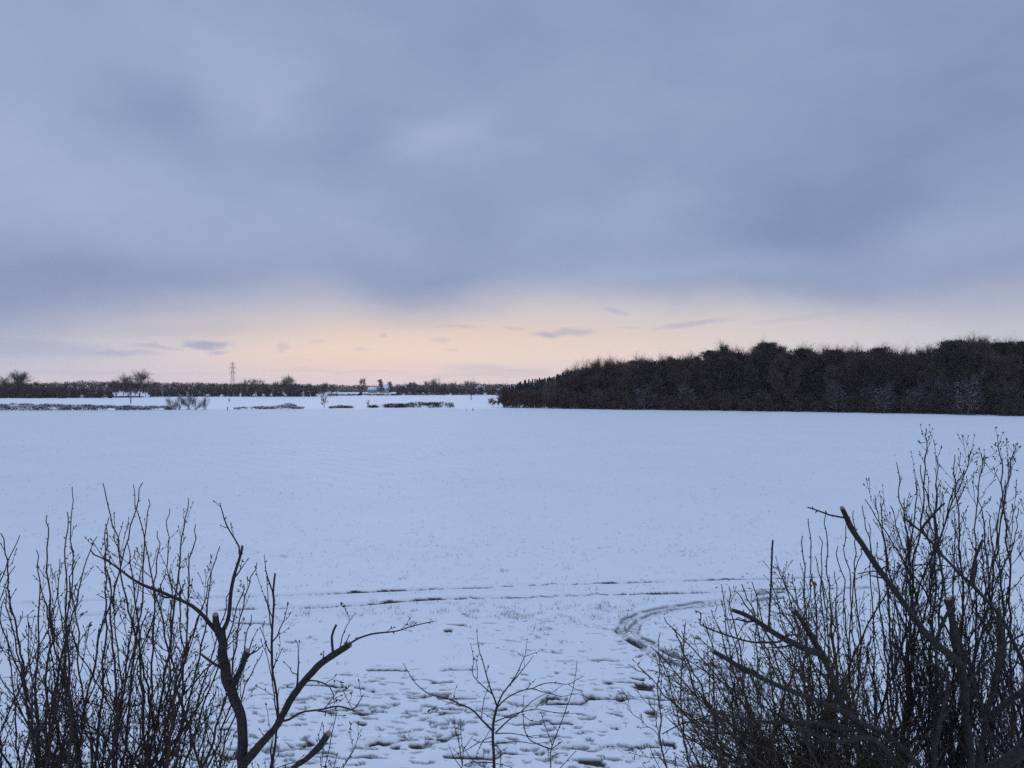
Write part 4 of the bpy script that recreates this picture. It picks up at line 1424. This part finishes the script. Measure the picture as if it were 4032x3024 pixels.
# ---- far hedge lines: low, clipped, dark
def hedge(name, label, pts, hts, dep, seed, density, snow, m=M_hedge, bl=(.25, .6), bwid=(.05, .13)):
    """a hedge along a line: its twigs, its stems and the snow it has caught"""
    rng = np.random.default_rng(seed)
    pts = np.array(pts, float)
    seg = np.linalg.norm(np.diff(pts, axis=0), axis=1)
    cum = np.concatenate([[0], np.cumsum(seg)])
    n = int(cum[-1] * density)
    s = rng.uniform(0, cum[-1], n)
    cx, cy = np.interp(s, cum, pts[:, 0]), np.interp(s, cum, pts[:, 1])
    hh = np.interp(s, cum, hts) * (.65 + .65 * fbm(s / 1.6, s * 0, seed, 4, .6))
    dens_ok = fbm(s / 3.5, s * 0 + 5, seed + 1, 2) > rng.uniform(.15, .42, n)
    z = hh * rng.uniform(0, .92, n) ** .8
    dens_ok &= fbm(s / 1.1, z / .6 + 3, seed + 2, 3) > .38
    s, cx, cy, hh, z = s[dens_ok], cx[dens_ok], cy[dens_ok], hh[dens_ok], z[dens_ok]
    n = len(s)
    lx, ly = rng.uniform(-.5, .5, n) * dep, rng.uniform(-.5, .5, n) * dep
    root = np.array((pts[0, 0], pts[0, 1], 0))
    T = thing(name, label, 'hedge', root)
    tb = TB()
    Bp = np.stack([cx + lx, cy + ly, z], -1) - root
    tb.blades(Bp, rng.normal(0, .6, (n, 3)) + np.array((0, 0, .9)), rng.uniform(*bl, n), rng.uniform(*bwid, n), rng)
    tb.build('twigs', m, T, False)
    if snow > 0:
        sb = TB()
        k = rng.uniform(size=n) < snow
        q = Bp[k]
        q[:, 2] = np.where(rng.uniform(size=len(q)) < .6, np.maximum(q[:, 2], hh[k] * .55), q[:, 2]) + .08
        sb.blades(q, rng.normal(0, 1, (len(q), 3)) * np.array((1, 1, .45)), rng.uniform(.2, .55, len(q)), rng.uniform(.12, .32, len(q)), rng)
        sb.build('caught_snow', M_snowcap, T, False)
    return T


hp = lambda l: [G(a, b)[:2] for a, b in l]
hedge('hedge', 'long low snow dusted hedge along the left edge of the near field', hp([(-200, 1618), (0, 1617), (200, 1616.5), (400, 1615.5), (560, 1615), (690, 1614)]), [1.75, 1.65, 1.6, 1.2, .85, 1.0], 1.6, 1, 330, .30)
hedge('hedge', 'short dark hedge with gaps in the middle of the field edge', hp([(1455, 1606), (1530, 1606), (1640, 1606), (1720, 1606), (1782, 1606)]), [.45, 1.0, 1.65, 1.75, 1.7], 1.4, 2, 420, .05)
hedge('bramble_bank', 'low snow covered bramble bank on the field edge', hp([(930, 1612), (1000, 1611), (1080, 1611), (1130, 1610.5), (1190, 1610)]), [.35, .55, .6, 1.5, .55], 1.3, 3, 300, .40)
hedge('bramble_bank', 'small dark bramble hump between the two thin field saplings', hp([(1300, 1608), (1340, 1607.5), (1385, 1607.5)]), [.35, .8, .4], 1.2, 4, 260, .12)
hedge('hedge', 'dark clipped hedge below the snowy roofs', hp([(1290, 1559.5), (1420, 1558.5), (1520, 1558), (1640, 1556.5), (1760, 1556), (1900, 1555.5), (2030, 1555)]), [1.2, 1.3, 1.3, 1.4, 1.8, 1.8, 1.6], 2.0, 5, 70, .02, M_hedge, (.5, 1.1), (.15, .3))
hedge('hedge', 'thin far hedge line under the left belt of trees', hp([(-200, 1568), (100, 1568), (300, 1567), (560, 1564)]), [1.1, 1.2, .8, .4], 2.0, 6, 70, .03, M_hedge, (.5, 1.0), (.12, .26))
hedge('hedge', 'faint far hedge line under the row of trees by the pylon', hp([(600, 1562.5), (900, 1562), (1250, 1561.5)]), [.5, .6, .7], 2.0, 7, 60, .03, M_hedge, (.4, .8), (.12, .26))
hedge('hedge', 'remote hedge across the pale strip beside the roofs', hp([(1330, 1546), (1600, 1545), (1830, 1546), (2040, 1546)]), [1.6, 1.4, 1.6, 1.8], 3.0, 8, 30, .02, M_hedge, (.8, 1.6), (.3, .6))

# field-edge bushes and lone saplings
S(hbush[0], 672, 1613, 1560, 'scrubby bare bush where the left hedge ends')
S(hbush[1], 708, 1613, 1548, 'tall thin bare bush second from the left hedge end')
S(hbush[2], 745, 1613, 1545, 'tall thin bare bush in the middle of the scrub clump')
S(hbush[0], 772, 1613, 1562, 'low leaning bush in the scrub clump')
S(hbush[1], 806, 1613, 1558, 'fan shaped bare bush at the right of the scrub clump')
lone = bare_tree('field_sapling', 470, 4, 2.4, 'sapling', 'sapling', clear=.12, trunk_r=.06, n_main=7, tw_n=4, tw_l=.12, bw=.026, levels=2, up=.3)
place(lone, 1277, gd(1607), 1546, None, rw, 'upswept lone sapling on the field edge, taller of two')
place(lone, 1448, gd(1606), 1574, None, rw, 'short lone sapling on the field edge left of the dark hedge')
place(lone, 1942, gd(1604), 1566, None, rw, 'thin bush sapling at the very tip of the wood, left one')
place(lone, 1963, gd(1604), 1564, None, rw, 'thin bush sapling at the very tip of the wood, right one')

# ---- far wood on the skyline
tb = TB()
rf = np.random.default_rng(8)
SKY = [(-700, 1506), (0, 1510), (240, 1508), (300, 1503), (350, 1499), (430, 1503), (520, 1510), (600, 1507), (720, 1507), (880, 1512), (1000, 1512), (1300, 1516), (1500, 1520), (1700, 1514), (1900, 1512), (2300, 1510)]
for row, dd0 in enumerate((1050, 1180)):
    xs = np.arange(-700, 2350, 5.0)
    for xx in xs:
        d = dd0 + rf.uniform(-40, 40)
        tp = CAMH + (1528 - ip(SKY, xx) + rf.uniform(-5, 4) - row * 1.5) / FPX * d
        X = (xx - 2016) / FPX * d
        n = 46
        w_ = rf.uniform(2.4, 4.2)
        th = rf.uniform(0, 6.28, n)
        rr = np.sqrt(rf.uniform(0, 1, n)) * w_
        z = tp * (1 - .9 * rf.uniform(0, 1, n) ** 1.1 - .16 * (rr / w_) ** 2)
        B = np.stack([X + np.cos(th) * rr, d + np.sin(th) * rr, z], -1)
        tb.blades(B, rf.normal(0, .6, (n, 3)) + np.array((0, 0, .8)), rf.uniform(1.2, 3.0, n), rf.uniform(.5, 1.3, n), rf)
fw = tb.build('distant_wood', M_fartwig, None, False)
tag(fw, 'distant wood making a blue dark band along the horizon', 'woodland', kind='stuff')

# ---- houses among the far trees
def house(label, x, by, w, h_eave, h_ridge, dep, axis_x=True, chim=True, name='house'):
    p = G(x, by)
    z = gz(p[0], p[1])
    T = thing(name, label, 'house', (p[0], p[1], z))
    hw, hd = w / 2, dep / 2
    tb = TB()
    tb.box((-hw, -hd, -.3), (hw, hd, h_eave))
    if axis_x:
        for sx in (-hw, hw):
            tb.V.append(np.array([(sx, -hd, h_eave), (sx, hd, h_eave), (sx, 0, h_ridge - .1)]))
            tb.T.append(np.array([[0, 1, 2]]) + tb.n)
            tb.n += 3
    tb.build('wall', M_wall, T, False)
    rf_ = TB()
    o = .35
    a, b_ = hd + o, (h_ridge - h_eave) * o / hd
    V_ = np.array([(-hw - o, -a, h_eave - b_), (hw + o, -a, h_eave - b_), (hw + o, 0, h_ridge), (-hw - o, 0, h_ridge), (-hw - o, a, h_eave - b_), (hw + o, a, h_eave - b_)])
    V2 = V_ + np.array((0, 0, .22))
    rf_.V.append(np.concatenate([V_, V2]))
    rf_.Q.append(np.array([(6, 7, 8, 9), (9, 8, 11, 10), (0, 3, 2, 1), (3, 4, 5, 2), (0, 1, 7, 6), (5, 4, 10, 11), (0, 6, 9, 3), (3, 9, 10, 4), (1, 2, 8, 7), (2, 5, 11, 8)]))
    rf_.n += 12
    ro = rf_.build('roof', M_roof_snow, T, False)
    if chim:
        cb = TB()
        cb.box((hw * .55, -.4, h_ridge - .6), (hw * .55 + .8, .4, h_ridge + 1.1))
        cb.build('chimney', M_door, ro, False)
    for q in range(3):
        wb = TB()
        cx = -hw + (q + .5) * w / 3
        wb.box((cx - .55, -hd - .04, h_eave - 1.9), (cx + .55, -hd + .02, h_eave - .7))
        wb.build('window', M_glass, T, False)
    db = TB()
    db.box((-.5, -hd - .05, 0), (.5, -hd + .02, 2.05))
    db.build('door', M_door, T, False)
    return T


house('low house with a snow covered roof left of the rounded evergreen', 1467, 1548, 9, 3.6, 6.4, 8)
house('larger house with two snowy roof slopes below the rounded evergreen', 1514, 1548, 11, 5.2, 9.0, 9)
house('house with a snowy roof partly hidden right of the small evergreen', 1588, 1547, 10, 5.6, 9.2, 8)
house('pale house between trees behind the right telegraph pole', 1884, 1548, 11, 5.2, 8.4, 8)
house('small outbuilding with a snowy roof left of the wood', 1968, 1549, 6, 2.8, 4.6, 5, chim=False, name='outbuilding')

# ---- telegraph poles, posts, a walker
def pole(label, x, by, top, nwires=1):
    p = G(x, by)
    z = gz(p[0], p[1])
    H = CAMH + (1528 - top) / FPX * p[1] - z
    T = thing('telegraph_pole', label, 'pole', (p[0], p[1], z))
    a = TB()
    a.tube(np.array([(0, 0, -.3), (0, 0, H * .5), (0.02, 0, H)]), np.array([.19, .16, .13]), 8)
    a.build('post', M_pole, T)
    c = TB()
    c.box((-.75, -.22, H - .62), (.75, -.12, H - .48))
    co = c.build('crossarm', M_pole, T, False)
    i_ = TB()
    for q in (-.65, 0.0, .65):
        i_.tube(np.array([(q, -.17, H - .48), (q, -.17, H - .40), (q, -.17, H - .30)]), np.array([.04, .07, .05]), 6)
    i_.build('insulators', M_roof_snow, co)


pole('telegraph pole on the snow before the tall spreading tree', 515, 1589, 1494)
pole('telegraph pole on the snow near the tip of the wood', 1855, 1575.5, 1516)
for q, (x, by, top, w, lab) in enumerate([(896, 1615.5, 1601, .11, 'short leaning fence post on the field edge right of the scrub clump'), (1862, 1618, 1606.5, .10, 'short marker post at the field edge near the tip of the wood'),
                                          (1836, 1619, 1613, .06, 'tiny stake left of the marker post near the wood')]):
    p = G(x, by)
    H = CAMH + (1528 - top) / FPX * p[1]
    tb = TB()
    tb.tube(np.array([(0, 0, -.2), (.01, 0, H * .5), (.03, 0, H - .03), (.03, 0, H)]), np.array([w, w, w * .95, w * .6]), 7)
    o = tb.build('fence_post', M_pole, None, False)
    o.location = (p[0], p[1], gz(p[0], p[1]))
    tag(o, lab, 'post')

# a walker far out on the snow: one skinned figure, legs mid-stride
p = G(902, 1586.5)
sv = [(0, 0, .92), (0, .01, 1.12), (0, .02, 1.38), (0, .01, 1.50), (0, -.02, 1.60), (0, -.02, 1.72),
      (-.11, -.02, .86), (-.12, -.12, .48), (-.12, -.05, .06), (.11, .02, .86), (.12, .06, .48), (.12, .22, .07),
      (-.20, .02, 1.38), (-.25, .06, 1.12), (-.22, -.06, .90), (.20, .02, 1.38), (.25, -.04, 1.12), (.22, -.14, .92), (-.12, -.20, .04), (.12, .10, .03)]
se = [(0, 1), (1, 2), (2, 3), (3, 4), (4, 5), (0, 6), (6, 7), (7, 8), (8, 18), (0, 9), (9, 10), (10, 11), (11, 19), (2, 12), (12, 13), (13, 14), (2, 15), (15, 16), (16, 17)]
sr = [.17, .17, .18, .07, .105, .09, .10, .075, .05, .10, .075, .05, .08, .06, .045, .08, .06, .045, .04, .04]
me = bpy.data.meshes.new('person')
me.from_pydata(sv, se, [])
me.materials.append(M_coat)
per = bpy.data.objects.new('person', me)
C.objects.link(per)
md = per.modifiers.new('skin', 'SKIN')
for v_, r_ in zip(me.skin_vertices[0].data, sr):
    v_.radius = (r_, r_)
me.skin_vertices[0].data[0].use_root = True
per.modifiers.new('sub', 'SUBSURF').levels = 1
per.location = (p[0], p[1], gz(p[0], p[1]))
per.rotation_euler = (0, 0, R(70))
tag(per, 'tiny person in dark clothes walking alone across the far snow', 'person')

# ---- the transmission tower
pd_ = 1290.0
p = P(916, 1528, pd_)
zt = gz(p[0], p[1])
H = CAMH + (1528 - 1425) / FPX * pd_ - zt
T = thing('pylon', 'steel lattice pylon with three crossarms on the glowing horizon', 'pylon', (p[0], p[1], zt))
prof = [(0, 4.0), (H * .20, 3.1), (H * .40, 2.3), (H * .55, 1.75), (H * .70, 1.45), (H * .84, 1.15), (H * .93, .8), (H, .06)]
tb = TB()
rb = .13
for sx in (-1, 1):
    for sy in (-1, 1):
        tb.tube(np.array([(sx * w_, sy * w_, z_) for z_, w_ in prof]), rb * 1.3, 4)
lev = np.linspace(0, H * .95, 15)
wz = lambda z_: float(np.interp(z_, [a for a, _ in prof], [b for _, b in prof]))
for z0, z1 in zip(lev[:-1], lev[1:]):
    w0, w1 = wz(z0), wz(z1)
    for s_ in (-1, 1):
        tb.tube(np.array([(-w0, s_ * w0, z0), (w1, s_ * w1, z1)]), rb * .8, 3)
        tb.tube(np.array([(w0, s_ * w0, z0), (-w1, s_ * w1, z1)]), rb * .8, 3)
        tb.tube(np.array([(s_ * w0, -w0, z0), (s_ * w1, w1, z1)]), rb * .8, 3)
        tb.tube(np.array([(s_ * w0, w0, z0), (s_ * w1, -w1, z1)]), rb * .8, 3)
tb.build('lattice', M_steel, T, False)
for fz, half in ((.945, 3.9), (.79, 5.8), (.635, 4.5)):
    z_ = H * fz
    w_ = wz(z_)
    a = TB()
    for s_ in (-1, 1):
        for sy in (-w_, w_):
            a.tube(np.array([(s_ * w_, sy, z_), (s_ * half, 0, z_ + .5)]), rb * 1.6, 4)
            a.tube(np.array([(s_ * w_, sy, z_ + 1.8), (s_ * half, 0, z_ + .6)]), rb, 4)
        for f in (.3, .6):
            a.tube(np.array([(s_ * (w_ + (half - w_) * f), 0, z_), (s_ * (w_ + (half - w_) * f), 0, z_ + 1.5 * (1 - f))]), rb * .7, 3)
    ao = a.build('crossarm', M_steel, T, False)
    for s_ in (-1, 1):
        q = TB()
        q.tube(np.array([(s_ * half, 0, z_ + .5), (s_ * half, 0, z_ - 1.5), (s_ * half, 0, z_ - 3.9)]), np.array([.16, .28, .20]), 6)
        q.build('insulator', M_steel, ao)

# ------------------------------------------------------------------ the air
hz = TB()
hz.box((-2330, -2330, -6), (2330, 2330, 75))
haze = hz.build('haze', None, None, False)
M_haze = bpy.data.materials.new('haze')
M_haze.use_nodes = True
t = M_haze.node_tree
t.nodes.remove(t.nodes['Principled BSDF'])
pv = t.nodes.new('ShaderNodeVolumePrincipled')
pv.inputs['Color'].default_value = (.92, .94, 1.0, 1)
pv.inputs['Density'].default_value = HAZE
t.links.new(pv.outputs[0], t.nodes['Material Output'].inputs['Volume'])
haze.data.materials.append(M_haze)
tag(haze, 'thin evening haze lying over the snowy fields', 'haze', kind='stuff')
